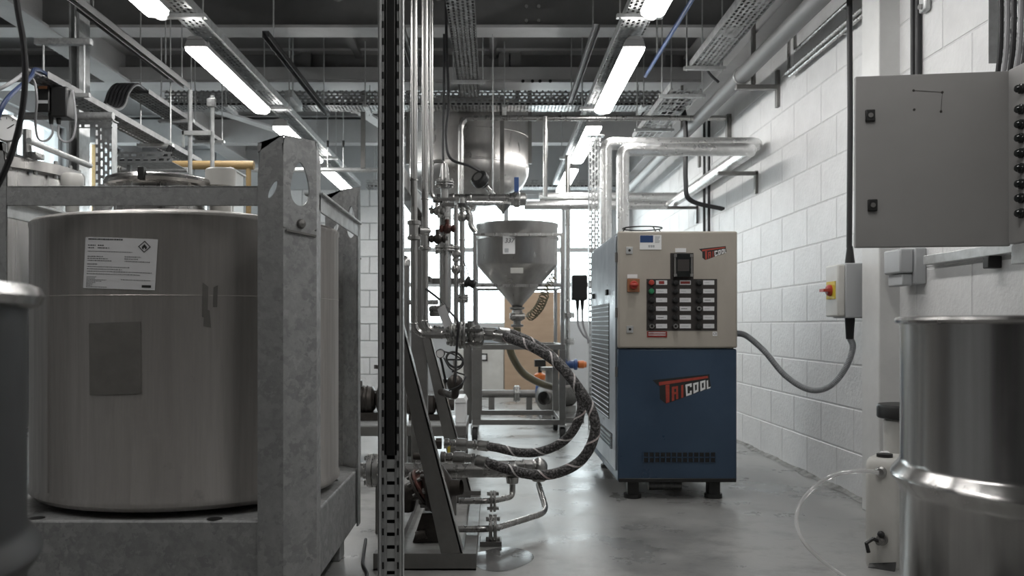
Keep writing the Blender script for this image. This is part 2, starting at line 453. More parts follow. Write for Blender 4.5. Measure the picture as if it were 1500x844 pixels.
# ------------------------------------------------------------------ roof steel
def ibeam_x(name, y, zb, zt, fw, x0, x1, label, matl='beam_paint', cover=0):
    t = .02
    o = obj(name, MB().box(x0, x1, y-fw/2, y+fw/2, zb, zb+t).box(x0, x1, y-fw/2, y+fw/2, zt-t, zt), matl, smooth=0)
    struct(o, label)
    obj('beam_web', MB().box(x0, x1, y-.008, y+.008, zb+t, zt-t), 'beam_dark', o, smooth=0)  # darker than the flanges: shade on the web put into its colour
    return o
zb = H + 2.15
bA = ibeam_x('ceiling_beam', 6.46, zb, ZC, .22, XL, XW, 'wide flanged grey steel roof beam nearest the lamps')
bB = ibeam_x('ceiling_beam', 7.92, zb, ZC, .28, XL, XW, 'grey steel roof beam above the cross cable tray')
obj('cover_plate', MB().box(XL, XW, 7.765, 7.785, zb+.02, zb+.13), 'beam_paint', bB, smooth=0)
bC = ibeam_x('ceiling_beam', 10.4, zb, ZC, .25, XL, XW, 'pale grey steel roof beam close to the far window')
obj('cover_plate', MB().box(XL, XW, 10.25, 10.27, zb-.02, zb+.25), 'beam_paint', bC, smooth=0)
# bolts and stiffeners on the webs
for px, py in ((771,10),(789,10),(771,31),(789,31)):
    p = P(px, py, 6.45); obj('bolt', MB().cyl(p, p+Vector((0,-.018,0)), .013, seg=6), 'beam_paint', bA)
for px in (738, 755, 965, 450, 330):
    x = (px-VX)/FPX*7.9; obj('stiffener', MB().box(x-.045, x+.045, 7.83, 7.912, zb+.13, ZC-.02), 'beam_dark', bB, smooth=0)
for px, py in ((766,119),(780,119),(791,119),(806,119)):
    p = P(px, py, 7.764); obj('bolt_hole', MB().cyl(p, p+Vector((0,-.006,0)), .015, seg=10), 'black', bB)
# longitudinal beams
lb = obj('ceiling_beam', MB().box(-3.42, -3.2, YB, YF, zb-.006, zb+.016).box(-3.42, -3.2, YB, YF, ZC-.024, ZC-.003), 'beam_paint', smooth=0)
struct(lb, 'long grey steel beam running over the tanks')
obj('beam_web', MB().box(-3.32, -3.30, YB, YF, zb+.02, ZC-.02), 'beam_paint', lb, smooth=0)
# ceiling sheet joints
for y in (4.9, 7.2, 9.1):
    obj('sheet_joint', MB().box(XL, XW, y-.02, y+.02, ZC-.008, ZC+.01), 'beam_dark', ceil, smooth=0)
for x in (-2.4, -1.2, 0.0, 1.2):
    obj('purlin', MB().box(x-.03, x+.03, YB, YF, ZC-.05, ZC+.01), 'beam_dark', ceil, smooth=0)
# diagonal wind braces
def brace(a, b, w, label):
    o = obj('wind_brace', MB().bar(a, b, w, .02, up=(0,0,1)), 'beam_paint', smooth=0); return struct(o, label)
brace((-2.15, 5.2, ZC-.08), (-1.08, 6.38, ZC-.08), .12, 'flat diagonal brace reaching the wide roof beam')
brace((-1.0, 5.1, ZC-.08), (-.36, 6.38, ZC-.08), .10, 'flat diagonal brace over the pipe skid')
brace((-3.2, 8.05, zb+.03), (-2.2, 10.3, zb+.03), .13, 'flat diagonal brace between far roof beams')
brace((-1.55, 8.05, zb+.03), (-1.05, 10.3, zb+.03), .13, 'flat diagonal brace beside the slotted upright')

# ------------------------------------------------------------------ fluorescent battens
LZ = H + 1.62
def batten(x, y0, label):
    L = 1.52
    t = thing('batten_light', label, 'ceiling light', (x, y0+L/2, LZ), 'fluorescent battens under the cable trays')
    w = .066
    pr = [(x-w, LZ+.035), (x-w*.8, LZ+.075), (x-.03, LZ+.092), (x+.03, LZ+.092), (x+w*.8, LZ+.075), (x+w, LZ+.035)]
    obj('lamp_housing', MB().prism([(a, y0, z) for a, z in pr], (0, L, 0)), 'lamp_body', t, bevel=.004)
    d = [(x-w*.97, LZ+.036), (x-w*.9, LZ+.012), (x-w*.6, LZ), (x+w*.6, LZ), (x+w*.9, LZ+.012), (x+w*.97, LZ+.036)]
    obj('diffuser', MB().prism([(a, y0+.012, z) for a, z in d], (0, L-.024, 0)), 'diffuser', t)
    obj('end_cap', MB().prism([(a, y0-.012, z) for a, z in pr[1:5]] , (0, .014, 0)), 'lamp_body', t)
    obj('lead', MB().tube(spline([(x-.03, y0+L, LZ+.06), (x-.025, y0+L+.045, LZ+.02), (x+.02, y0+L+.055, LZ+.015), (x+.04, y0+L+.01, LZ+.05)]), .006, 8), 'clip_white', t)
    for yh in (y0+.2, y0+L-.23): obj('hanger', MB().box(x-.012, x+.012, yh, yh+.03, LZ+.09, LZ+.129), 'galv_light', t, smooth=0)
    return t
LY = [1.03, 3.12, 5.22, 7.3, 9.3]  # nearest pair is out of view, added to brighten the foreground
for k, y in enumerate(LY):
    batten(.84, y, ['added unseen fifth', 'fourth', 'third', 'second', 'first'][k] + ' lit batten from the far window in the row over the chiller')
    batten(-1.765, y, ['added unseen fifth', 'fourth', 'third', 'second', 'first'][k] + ' lit batten from the far window in the row over the framed tank')

# ------------------------------------------------------------------ cable trays
def tray_y(name, x0, x1, z, y0, y1, label, hs=.05, rods=(), mt='perf_xy', cat='cable tray', sm='galv_light'):
    t = thing(name, label, cat, ((x0+x1)/2, (y0+y1)/2, z))
    obj('tray_bed', MB().box(x0, x1, y0, y1, z, z+.002), mt, t, smooth=0)
    for x in (x0, x1): obj('tray_side', MB().box(x-.001, x+.001, y0, y1, z, z+hs), sm, t, smooth=0)
    for y in rods:
        obj('cross_rail', MB().box(x0-.05, x1+.05, y-.02, y+.02, z-.022, z-.001), 'galv_light', t, smooth=0)
        for x in (x0-.03, x1+.03): obj('threaded_rod', MB().cyl((x, y, z-.03), (x, y, ZC), .005, seg=8), 'galv_light', t)
    return t
TZ = LZ + .13
tray_y('cable_tray', .745, .905, TZ, -1.2, 10.95, 'narrow punched cable tray carrying the lamps over the chiller', rods=(-1.15, .8, 2.9, 4.95, 7.05, 9.15))
tray_y('cable_tray', -1.80, -1.66, TZ, -1.2, 11.05, 'narrow punched cable tray carrying the lamps over the tank', rods=(-1.15, .8, 2.9, 4.95, 7.05, 9.15))
tray_y('cable_tray', 1.34, 1.52, H+1.75, 3.0, 6.0, 'wide punched cable tray ending beside the block wall duct', rods=(4.0, 5.95))
tray_y('cable_tray', 1.25, 1.48, H+1.665, 6.2, 7.9, 'wire mesh cable tray over the foil-lagged pipes', rods=(6.35, 7.45), mt='mesh_xy')
tray_y('cable_tray', -.28, -.11, H+1.92, 4.3, 7.4, 'punched cable tray with cables above the dished vessel', rods=(5.1, 6.9), mt='perf_dull', sm='galv_dull')
# cross tray
yc = 7.62; z0 = H + 1.905
t = thing('cable_tray', 'deep punched cable tray crossing the room under the beam', 'cable tray', (-.5, yc, z0))
obj('tray_bed', MB().box(-2.84, 1.80, yc, yc+.22, z0, z0+.002), 'perf_xy', t, smooth=0)
for y in (yc, yc+.22): obj('tray_side', MB().box(-2.84, 1.80, y-.001, y+.001, z0, z0+.13), 'perf_xz', t, smooth=0)
for i in range(8):
    x = -2.5 + .6*i
    obj('tray_joint', MB().box(x-.004, x+.004, yc-.004, yc+.001, z0, z0+.13), 'galv', t, smooth=0)
for x in (-2.3, -1.1, .1, 1.3):
    obj('cross_rail', MB().box(x-.02, x+.02, yc-.04, yc+.26, z0-.022, z0-.001), 'galv_light', t, smooth=0)
    for y in (yc-.03, yc+.25): obj('threaded_rod', MB().cyl((x, y, z0-.03), (x, y, zb if y > 7.8 else ZC), .005, seg=8), 'galv_light', t)
for i, (a, b, r) in enumerate(((.04, .03, .012), (.08, .035, .015), (.13, .03, .01), (.17, .03, .012))):
    tag(obj('power_cable', MB().tube([(-2.84, yc+a, z0+b-.012), (0, yc+a, z0+b-.010), (1.8, yc+a, z0+b-.012)], r, 8), 'cable'), 'black cable lying in the deep cross tray', 'cable', 'cables in the cross tray')
# far tray above the window
yt, zt0 = 11.1, P(0,274,11.1).z
t = thing('cable_tray', 'far punched cable tray hung on rods above the window', 'cable tray', (0, yt, zt0))
obj('tray_bed', MB().box(-1.6, 1.7, yt, yt+.25, zt0, zt0+.002), 'perf_dull', t, smooth=0)
for y in (yt, yt+.25): obj('tray_side', MB().box(-1.6, 1.7, y-.001, y+.001, zt0, zt0+.09), 'perf_xz', t, smooth=0)
for i in range(8):
    x = -1.5+.43*i
    for y in (yt+.02, yt+.23): obj('threaded_rod', MB().cyl((x, y, zt0), (x, y, ZC-.003), .006, seg=8), 'galv_light', t)
for i in range(4):
    tag(obj('power_cable', MB().tube([(-1.58, yt+.05+.045*i, zt0+.020), (1.68, yt+.05+.045*i, zt0+.020)], .014, 8), 'cable'), 'black cable lying in the far tray above the window', 'cable', 'cables in the far tray')
# cables in the centre tray
for i in range(5):
    x = -.262 + .033*i
    tag(obj('power_cable', MB().tube([(x, 4.32, H+1.935), (x, 7.38, H+1.935)], .0122, 8), 'cable'), 'black cable lying in the tray above the dished vessel', 'cable', 'cables in the centre tray')
# strut rails
def rail_y(x, z, y0, y1, label, w=.041, matl='galv_light', rods=()):
    t = thing('strut_rail', label, 'rail', (x, (y0+y1)/2, z))
    obj('channel', MB().box(x-w/2, x-w/2+.003, y0, y1, z, z+w).box(x+w/2-.003, x+w/2, y0, y1, z, z+w).box(x-w/2, x+w/2, y0, y1, z+w-.003, z+w), matl, t, smooth=0)
    for y in rods: obj('threaded_rod', MB().cyl((x, y, z+w-.002), (x, y, ZC), .005, seg=8), 'galv_light', t)
rail_y(-2.19, H+1.69, 3.0, 6.3, 'long dark strut rail hung beside the long steel beam', matl='beam_dark', rods=(3.6, 6.2))
rail_y(-2.36, H+1.80, 5.0, 6.45, 'short dark strut rail above the black cable bends', matl='black', rods=(5.2, 6.35))
rail_y(-1.42, H+1.80, 5.5, 7.6, 'black strut rail hanging beside the tank lamps', matl='black', rods=(5.7, 7.4))
rail_y(-.62, H+2.0, 4.5, 7.5, 'dark strut rail above the vertical steel pipes', matl='beam_dark', rods=(4.7, 7.3))
rail_y(.66, H+1.88, 5.6, 7.6, 'dark strut rail beside the chiller lamps', matl='beam_dark', rods=(5.8, 7.4))
# blue conduit
t = thing('blue_conduit', 'thin blue conduit hung under the ceiling near the wide tray', 'conduit', (1.1, 5.5, H+1.8))
obj('conduit_tube', MB().cyl((1.1, 3.2, H+1.8), (1.1, 6.35, H+1.8), .013, seg=12), 'blue', t)
for y in (4.4, 5.9): obj('hanger_rod', MB().cyl((1.1, y, H+1.8), (1.1, y, ZC), .006, seg=8), 'galv_light', t)
# long duct beside wall
t = thing('ceiling_pipe', 'fat grey pipe running along the top of the block wall', 'pipe', (1.62, 6, H+1.56))
obj('pipe_body', MB().cyl((1.62, 2.4, H+1.625), (1.62, 11.6, H+1.625), .05, seg=20), 'duct', t)
for y in (5.73, 8.2, 10.4):
    obj('pipe_clip', MB().torus((1.62, y, H+1.625), (0,1,0), .053, .006), 'galv_light', t)
# cantilever brackets carrying it
for i, y in enumerate((5.73, 7.9)):
    t = thing('wall_bracket', ['grey cantilever bracket under the fat pipe, with hanger rod', 'grey cantilever bracket under the fat pipe, past the lagged pipes'][i], 'bracket', (XW, y, H+1.44))
    obj('back_plate', MB().box(XW-.022, XW, y-.02, y+.02, H+1.42, H+1.66), 'steel_frame', t, smooth=0, bevel=.003)
    obj('bracket_arm', MB().box(1.58, XW-.02, y-.02, y+.02, H+1.535, H+1.565), 'steel_frame', t, smooth=0, bevel=.003)
    obj('hanger', MB().box(1.685, 1.705, y-.02, y+.02, H+1.57, ZC-.04), 'steel_frame', t, smooth=0)
# ================================================================== SQUARE-FRAMED TANK
TCX, TCY, TR = -1.015, 2.97, .487
tk = thing('framed_tank', 'large brushed steel tank held in a square galvanised lifting frame', 'tank', (TCX, TCY, 0))
shell = obj('tank_shell', MB().lathe((TCX, TCY, 0), (0,0,1), [(.02,.34),(.40,.335),(TR-.012,.35),(TR+.004,.365),(TR+.004,.378),(TR,.385),(TR,1.185),(TR+.003,1.19),(TR+.003,1.197),(TR-.006,1.205),(TR-.03,1.21),(.30,1.235),(.02,1.25)], 96), 'steel_tank', tk)
obj('weld_bead', MB().torus((TCX, TCY, .966), (0,0,1), TR, .0012, 96, 6), 'steel_tank', shell)
obj('vertical_seam', MB().bar((TCX+TR*math.sin(-.62), TCY-TR*math.cos(-.62), .39), (TCX+TR*math.sin(-.62), TCY-TR*math.cos(-.62), 1.16), .006, .003), 'steel_tank', shell)
# manway on top
obj('manway_neck', MB().lathe((-1.10, 2.92, 0), (0,0,1), [(.145,1.22),(.145,1.335),(.16,1.34),(.165,1.352),(.16,1.364),(.14,1.368),(.02,1.378)], 40), 'steel', tk)
obj('clamp_ring', MB().torus((-1.10, 2.92, 1.348), (0,0,1), .163, .014, 40, 8), 'steel_drum', tk)
obj('clamp_lug', MB().box(-1.105, -1.085, 2.735, 2.76, 1.335, 1.375), 'black', tk, bevel=.003)
obj('filler_cap', MB().lathe((-.905, 2.93, 0), (0,0,1), [(.035,1.225),(.035,1.34),(.05,1.342),(.05,1.395),(.045,1.40),(.01,1.402)], 28), 'white_plastic', tk)
# frame: base
FX0, FX1, FY0, FY1 = -1.515, -.51, 2.47, 3.47
c = .078
def octo(e=0):
    return [(FX0+c-e, FY0-e), (FX1-c+e, FY0-e), (FX1+e, FY0+c-e), (FX1+e, FY1-c+e), (FX1-c+e, FY1+e), (FX0+c-e, FY1+e), (FX0-e, FY1-c+e), (FX0-e, FY0+c-e)]
base = MB().prism([(x, y, .126) for x, y in octo(-.008)], (0,0,.205))
bo = obj('base_box', base, 'galv', tk, smooth=0, bevel=.006)
for px, py in ((300,762),(385,758)):
    pass
for x, y in ((-.79, 2.50), (-.60, 3.25), (-.57, 3.12), (-1.3, 2.51)):
    obj('drain_hole', MB().cyl((x, y, .3312), (x, y, .3322), .022, seg=20), 'black', bo)
for sx in (FX0+.12, FX1-.12):
    for sy in (FY0+.14, FY1-.14):
        obj('foot', MB().box(sx-.06, sx+.06, sy-.05, sy+.05, 0, .13), 'galv', tk, smooth=0, bevel=.004)
# corner posts: folded plate with a lifting eye in the chamfer
def corner(sx, sy):
    cx = FX1 if sx > 0 else FX0; cy = FY0 if sy < 0 else FY1
    A = Vector((cx - sx*(c+.072), cy, 0)); B = Vector((cx - sx*c, cy, 0)); D = Vector((cx, cy - sy*c, 0)); E = Vector((cx, cy - sy*(c+.06), 0))
    th = .006
    inward = Vector((TCX-cx, TCY-cy, 0)).normalized()
    z0, z1 = .12, 1.416
    def wall(a, b, top_a, top_b, hole=None):
        """vertical plate from a to b, hole polygon in (s,z)"""
        m = MB(); t = (b-a).normalized(); n = Vector((-t.y, t.x, 0))
        if n.dot(inward) < 0: n = -n
        L = (b-a).length
        if hole is None:
            m.prism([a+Vector((0,0,z0)), b+Vector((0,0,z0)), b+Vector((0,0,top_b)), a+Vector((0,0,top_a))], n*th)
        else:
            hs, hz, pts = hole      # centre s, list of (ds,dz) clockwise ring
            N = len(pts)
            outer = []
            for ds, dz in pts:       # project ring out to the rectangle around it
                ang = math.atan2(dz, ds); R = 10
                ux, uz = math.cos(ang), math.sin(ang)
                k = min(((L-hs) if ux > 0 else hs)/max(abs(ux), 1e-6), (.13)/max(abs(uz), 1e-6))
                outer.append((hs+ux*k, hz+uz*k))
            rings = [[a+t*s+Vector((0,0,z))+n*q for s, z in ring] for q in (0, th) for ring in (outer, [(hs+ds, hz+dz) for ds, dz in pts])]
            vs = [p for r in rings for p in r]
            f = []
            for i in range(N):
                j = (i+1) % N
                f += [(i, j, N+j, N+i), (2*N+i, 3*N+i, 3*N+j, 2*N+j), (N+i, N+j, 3*N+j, 3*N+i)]
            m.add(vs, f)
            m.prism([a+Vector((0,0,z0)), b+Vector((0,0,z0)), b+Vector((0,0,hz-.13)), a+Vector((0,0,hz-.13))], n*th)
            m.prism([a+Vector((0,0,hz+.13)), b+Vector((0,0,hz+.13)), b+Vector((0,0,top_b)), a+Vector((0,0,top_a))], n*th)
        return m
    eye = [(.030*math.cos(q)*(1 - .32*math.sin(q)), .062*math.sin(q)) for q in [2*math.pi*i/40 for i in range(40)]]
    p = obj('corner_post', wall(B, D, z1, z1-.004, (.055, 1.283, eye)), 'galv', tk, smooth=0)
    slot = [(.009*math.cos(q) + .010*math.sin(q), .024*math.sin(q)) for q in [2*math.pi*i/24 for i in range(24)]]
    obj('post_flange', wall(A, B, z1-.05, z1, (.042, 1.262, slot)), 'galv', p, smooth=0)
    obj('post_flange', wall(D, E, z1-.004, z1-.05), 'galv', p, smooth=0)
    q = (B+D)/2; n = Vector((sx, sy, 0)).normalized()
    q1 = q + (D-B)*.02 + Vector((0,0,1.170))
    obj('bolt', MB().lathe(q1, n, [(.014,0),(.014,.004),(.011,.010),(.001,.012)], 14), 'steel_frame', p)
    ta, tb = lerp(B, D, .06), lerp(B, D, .95)
    obj('eye_plate', MB().prism([ta+Vector((0,0,1.145)), tb+Vector((0,0,1.135)), tb+Vector((0,0,1.141)), ta+Vector((0,0,1.151))], n*.008), 'steel_frame', p, smooth=0)
    return A, B, D, E
cs = {(sx, sy): corner(sx, sy) for sx in (1, -1) for sy in (-1, 1)}
zr0, zr1 = 1.216, 1.272
for sy, y in ((-1, FY0), (1, FY1)):
    s = 1 if sy < 0 else -1
    obj('top_rail', MB().box(cs[(-1,sy)][0].x, cs[(1,sy)][0].x, y, y+s*.006, zr0, zr1).box(cs[(-1,sy)][0].x, cs[(1,sy)][0].x, y, y+s*.05, zr1-.006, zr1), 'galv', tk, smooth=0, bevel=.002)
for sx, x in ((1, FX1), (-1, FX0)):
    s = -sx
    obj('top_rail', MB().box(x, x+s*.006, FY0+c+.04, FY1-c-.04, zr0, zr1).box(x-s*.012, x+s*.045, FY0+c+.04, FY1-c-.04, zr1-.008, zr1), 'galv_light', tk, smooth=0, bevel=.002)
# things stuck on the shell
def cyl_hit(px, py):
    d = Vector(((px-VX)/FPX, 1, (VY-py)/FPX)); a = d.x**2 + d.y**2; b = -2*(d.x*TCX + d.y*TCY); q = TCX**2 + TCY**2 - TR**2
    t = (-b - math.sqrt(b*b - 4*a*q))/(2*a); p = d*t
    return math.atan2(p.x-TCX, -(p.y-TCY)), H + p.z
def curved(quad, off, nx=16, ny=2, base=.0006):
    """sheet on the shell; quad = (th,z) corners bl, br, tr, tl"""
    m = MB(); vs = []; f = []
    for q in (base, off+base):
        for j in range(ny+1):
            for i in range(nx+1):
                u, v = i/nx, j/ny
                th = lerp(lerp(quad[0][0], quad[1][0], u), lerp(quad[3][0], quad[2][0], u), v)
                z = lerp(lerp(quad[0][1], quad[1][1], u), lerp(quad[3][1], quad[2][1], u), v)
                vs.append((TCX+(TR+q)*math.sin(th), TCY-(TR+q)*math.cos(th), z))
    k = (nx+1)*(ny+1)
    for j in range(ny):
        for i in range(nx):
            a = j*(nx+1)+i; f.append((k+a, k+a+1, k+a+nx+2, k+a+nx+1))
    for i in range(nx):
        f.append((i, i+1, k+i+1, k+i)); a = ny*(nx+1)+i; f.append((a+1, a, k+a, k+a+1))
    for j in range(ny):
        a = j*(nx+1); f.append((a+nx+1, a, k+a, k+a+nx+1)); b = a+nx; f.append((b, b+nx+1, k+b+nx+1, k+b))
    return m.add(vs, f)
lq = [cyl_hit(122.5,422), cyl_hit(227,425.5), cyl_hit(231.5,351), cyl_hit(126,347.5)]
lab = tag(obj('hazard_label', curved(lq, .0012), 'paper', None), 'white chemical label with flame diamond stuck on the tank', 'label')
def luv(u, v, off=.0024):
    th = lerp(lerp(lq[0][0], lq[1][0], u), lerp(lq[3][0], lq[2][0], u), 1-v); z = lerp(lerp(lq[0][1], lq[1][1], u), lerp(lq[3][1], lq[2][1], u), 1-v)
    return Vector((TCX+(TR+off)*math.sin(th), TCY-(TR+off)*math.cos(th), z))
def dash(m, u0, u1, v0, v1):
    m.add([luv(u0,v1), luv(u1,v1), luv(u1,v0), luv(u0,v0)], [(0,1,2,3)])
m = MB(); rr = random.Random(3)
def line(u0, u1, v, h, dens=.8):
    u = u0
    while u < u1:
        w = min(rr.uniform(.008, .03), u1-u); dash(m, u, u+w*dens, v-h/2, v+h/2); u += w + .006
line(.05,.55,.035,.026,.95)
for v, u1 in ((.155,.12),(.205,.10)): line(.05,.05+u1,v,.018)
line(.20,.29,.155,.02); line(.20,.37,.205,.02); line(.05,.69,.275,.012)
for v, u1 in ((.375,.29),(.415,.36),(.455,.41)): line(.05,u1,v,.015)
for v, u1 in ((.365,.80),(.41,.77),(.455,.92)): line(.585,u1,v,.015)
line(.05,.21,.525,.02)
for v, u1 in ((.575,.66),(.62,.56),(.665,.95),(.715,.80)): line(.05,u1,v,.013)
for i in range(8): line(.05,[.20,.18,.35,.28,.19,.15,.14,.36][i],.775+.028*i,.011)
line(.55,.94,.815,.012)
stuff(obj('label_print', m, 'ink', lab, smooth=0))
m = MB(); dash(m, .83, .95, .905, .955); obj('label_word', m, 'ink', lab, smooth=0)
def ringpoly(cu, cv, ru, rv): return [(cu, cv-rv), (cu+ru, cv), (cu, cv+rv), (cu-ru, cv)]
o_, i_ = ringpoly(.835,.155,.082,.118), ringpoly(.835,.155,.066,.095)
m = MB(); m.add([luv(*p) for p in o_+i_], [(i, (i+1)%4, 4+(i+1)%4, 4+i) for i in range(4)]); obj('hazard_diamond', m, 'ink', lab, smooth=0)
fl = [(.0,-.055),(.012,-.03),(.03,-.005),(.034,.025),(.02,.05),(.008,.052),(.010,.028),(0,.018),(-.010,.030),(-.008,.052),(-.022,.05),(-.034,.022),(-.028,-.008),(-.016,-.025)]
m = MB(); m.add([luv(.835+a, .155+b) for a, b in fl], [tuple(range(len(fl)-1,-1,-1))]); obj('flame_symbol', m, 'ink', lab, smooth=0)
pq = [cyl_hit(132,579), cyl_hit(207,576.5), cyl_hit(206,471), cyl_hit(131,474)]
tag(obj('tape_patch', curved(pq, .0015), 'tape'), 'torn grey tape patch below the hazard label', 'patch')
for k, q in enumerate(([(296,464),(304,468),(305,420),(297,414)], [(312,450),(318,450),(319,418),(313,421)], [(298,478),(309,480),(307,455),(300,452)])):
    qq = [cyl_hit(*p) for p in q]
    tag(obj('tape_scrap', curved(qq, .001, 3), 'tape'), ['long grey smear on the tank beside the corner post', 'narrow grey smear on the tank beside the corner post', 'short low grey smear on the tank beside the corner post'][k], 'patch')

# ================================================================== STEEL DRUMS
def drum(name, x, y, ztop, label, dm='steel_drum'):
    t = thing(name, label, 'drum', (x, y, 0)); R = .288
    z1, z2 = ztop*.335, ztop*.66
    def hoop(z): return [(R,z-.032),(R+.004,z-.022),(R+.015,z-.008),(R+.018,z),(R+.015,z+.008),(R+.004,z+.022),(R,z+.032)]
    pr = [(.01,.02),(R-.01,.02),(R+.006,0),(R+.006,.014),(R,.022)] + hoop(z1) + hoop(z2) + [(R,ztop-.03),(R+.001,ztop-.012)]
    b = obj('drum_body', MB().lathe((x,y,0), (0,0,1), pr, 96), dm, t)
    obj('rim_curl', MB().torus((x,y,ztop-.007), (0,0,1), R+.004, .007, 96, 8), 'steel_drum', t)
    obj('drum_top', MB().lathe((x,y,0), (0,0,1), [(R,ztop-.02),(R-.02,ztop-.024),(.01,ztop-.022)], 64), 'steel_drum', t)
    return t
dr = drum('steel_drum', 1.07, 1.63, .897, 'polished steel drum standing in front of the white column')
dl = drum('steel_drum', -.83, .955, .925, 'dark drum with steel closing ring standing before the framed tank', 'drum_dark')
obj('closing_ring', MB().torus((-.83,.955,.915), (0,0,1), .293, .014, 96, 8), 'steel_drum', dl)
obj('lid', MB().lathe((-.83,.955,0), (0,0,1), [(.29,.915),(.28,.93),(.2,.934),(.01,.936)], 64), 'steel_drum', dl)

# ================================================================== CHILLER
CY = 4.45
def F(px, py, d=0): p = P(px, py, CY); p.y -= d; return p
x0, x1 = F(905,0).x, F(1079.5,0).x; yb = 5.58
zt, zm, zbm = F(0,339).z, F(0,510).z, F(0,706).z
ch = thing('water_chiller', 'tall grey and blue industrial chiller cabinet with button panel', 'chiller', ((x0+x1)/2, 5.0, 0))
lowb = obj('lower_casing', MB().box(x0, x1, CY, yb, zbm, zm-.004), 'chiller_blue', ch, bevel=.008)
up = obj('upper_casing', MB().box(x0+.006, x1-.006, CY+.03, yb, zm-.004, zt), 'chiller_side', ch, bevel=.004)
door = obj('control_door', MB().box(x0, x1, CY-.012, CY+.032, zm, zt), 'chiller_grey', ch, bevel=.01, seg=3)
obj('skirt', MB().box(x0+.004, x1-.004, CY-.004, yb-.01, zbm-.002, zbm+.018), 'black', ch, bevel=.003)
# pale left side cladding over the lower casing
obj('side_panel', MB().box(x0-.008, x0+.004, CY+.04, yb-.01, zbm+.05, zt-.02), 'chiller_side', ch, bevel=.003)
sl = None
ly0, ly1 = 4.72, 5.52
obj('louvre_recess', MB().box(x0-.011, x0-.004, ly0, ly1, .38, 1.0), 'black', ch, smooth=0)
for k in range(24):
    z = .385 + .0258*k
    if sl is None: sl = obj('louvre', MB().prism([(x0-.010,ly0,z),(x0-.0135,ly0,z+.001),(x0-.0135,ly0,z+.004),(x0-.010,ly0,z+.006)], (0,ly1-ly0,0)), 'chiller_side', ch, smooth=0)
    else: inst(sl, 'louvre', (WLOC[sl.name].x, WLOC[sl.name].y, z), ch)
obj('louvre_recess', MB().box(x0-.011, x0-.004, 4.6, 5.3, .235, .315), 'black', ch, smooth=0)
for k in range(4):
    z = .237+.02*k; obj('louvre', MB().box(x0-.02, x0-.01, 4.6, 5.3, z, z+.006), 'chiller_side', ch, smooth=0)
for y in (4.78, 5.42): obj('side_latch', MB().box(x0-.02, x0-.006, y-.03, y+.03, 1.045, 1.075), 'black', ch, bevel=.003)
for z in (.62, .92, 1.2): obj('hinge', MB().cyl((x0-.006, CY+.012, z), (x0-.006, CY+.012, z+.05), .007, seg=10), 'steel_frame', ch)
# feet
for px in (929, 1049):
    for y in (CY+.06, yb-.12):
        x = F(px,0).x; o = obj('foot', MB().box(x-.028, x+.028, y-.03, y+.04, .02, zbm).cyl((x, y, 0), (x, y, .022), .045, seg=20), 'black', ch)
obj('drain_pipe', MB().cyl((F(960,0).x, CY+.2, .035), (F(1010,0).x, CY+.2, .035), .025, seg=14), 'galv', ch)
# fan cowl on top
fx = F(968,0).x
obj('fan_cowl', MB().lathe((fx, 5.0, zt), (0,0,1), [(.16,0),(.16,.03),(.145,.036),(.13,.026),(.02,.026)], 32), 'black', ch)
fg = obj('fan_guard', MB().torus((fx, 5.0, zt+.075), (0,0,1), .11, .004, 32, 6), 'black', ch)
for k in range(4):
    a = k*math.pi/2+.4; obj('guard_wire', MB().tube(spline([(fx+.11*math.cos(a), 5+.11*math.sin(a), zt+.075), (fx+.13*math.cos(a), 5+.13*math.sin(a), zt+.05), (fx+.15*math.cos(a), 5+.15*math.sin(a), zt+.03)]), .004, 6), 'black', fg)
# front grille
g = obj('front_grille', MB().box(F(942,0).x, F(1048,0).x, CY-.004, CY+.001, F(0,677).z, F(0,663).z), 'black', ch, smooth=0)
for k in range(14):
    x = lerp(F(942,0).x, F(1048,0).x, k/13); obj('grille_bar', MB().box(x-.003, x+.003, CY-.008, CY-.003, F(0,677).z, F(0,663).z), 'chiller_blue', g, smooth=0)
obj('grille_bar', MB().box(F(942,0).x, F(1048,0).x, CY-.008, CY-.003, F(0,670.6).z, F(0,669.2).z), 'chiller_blue', g, smooth=0)
# door fittings
D0 = .012
def plate(name, a, b, mt, par, d0=D0, d1=D0+.003, bevel=0.):
    p, q = F(a[0], b[1]), F(b[0], a[1])
    return obj(name, MB().box(p.x, q.x, CY-d1, CY-d0+.001, p.z, q.z), mt, par, smooth=0, bevel=bevel)
for px, py in ((921.3,367.3),(922,482.5)):
    l = plate('door_lock', (px-4.8, py-5), (px+4.8, py+5), 'galv_light', ch, D0, D0+.006, .001)
    p = F(px, py, D0+.006); obj('key_hole', MB().cyl(p, p+Vector((0,-.002,0)), .0065, seg=14), 'black', l)
st = plate('rating_sticker', (936.5,345), (968,366), 'white', ch)
plate('sticker_band', (936.8,345.4), (956,355.8), 'blue_label', st, D0+.003, D0+.0035)
stm = MB()
for i in range(5):
    a, b = F(958.5, 347+2*i, D0+.0036), F(966-(i%3), 348.1+2*i, D0+.0036); stm.box(a.x, b.x, a.y-.0002, a.y, b.z, a.z)
for i in range(3):
    a, b = F(949+3.2*i, 359.5, D0+.0036), F(951.5+3.2*i, 363, D0+.0036); stm.box(a.x, b.x, a.y-.0002, a.y, b.z, a.z)
stuff(obj('sticker_print', stm, 'plastic_grey', st, smooth=0))
# isolator on the door
iso = plate('main_switch', (918,409), (936,428), 'brown_switch', ch, D0, D0+.012, .002)
p = F(927, 418, D0+.012)
kb = obj('switch_knob', MB().lathe(p, (0,-1,0), [(.021,0),(.021,.012),(.018,.018),(.001,.018)], 28), 'red', iso)
obj('knob_grip', MB().box(p.x-.019, p.x+.019, p.y-.034, p.y-.015, p.z-.006, p.z+.006), 'red', kb, bevel=.003)
plate('switch_label', (918.3,402.2), (933,407.8), 'white', ch)
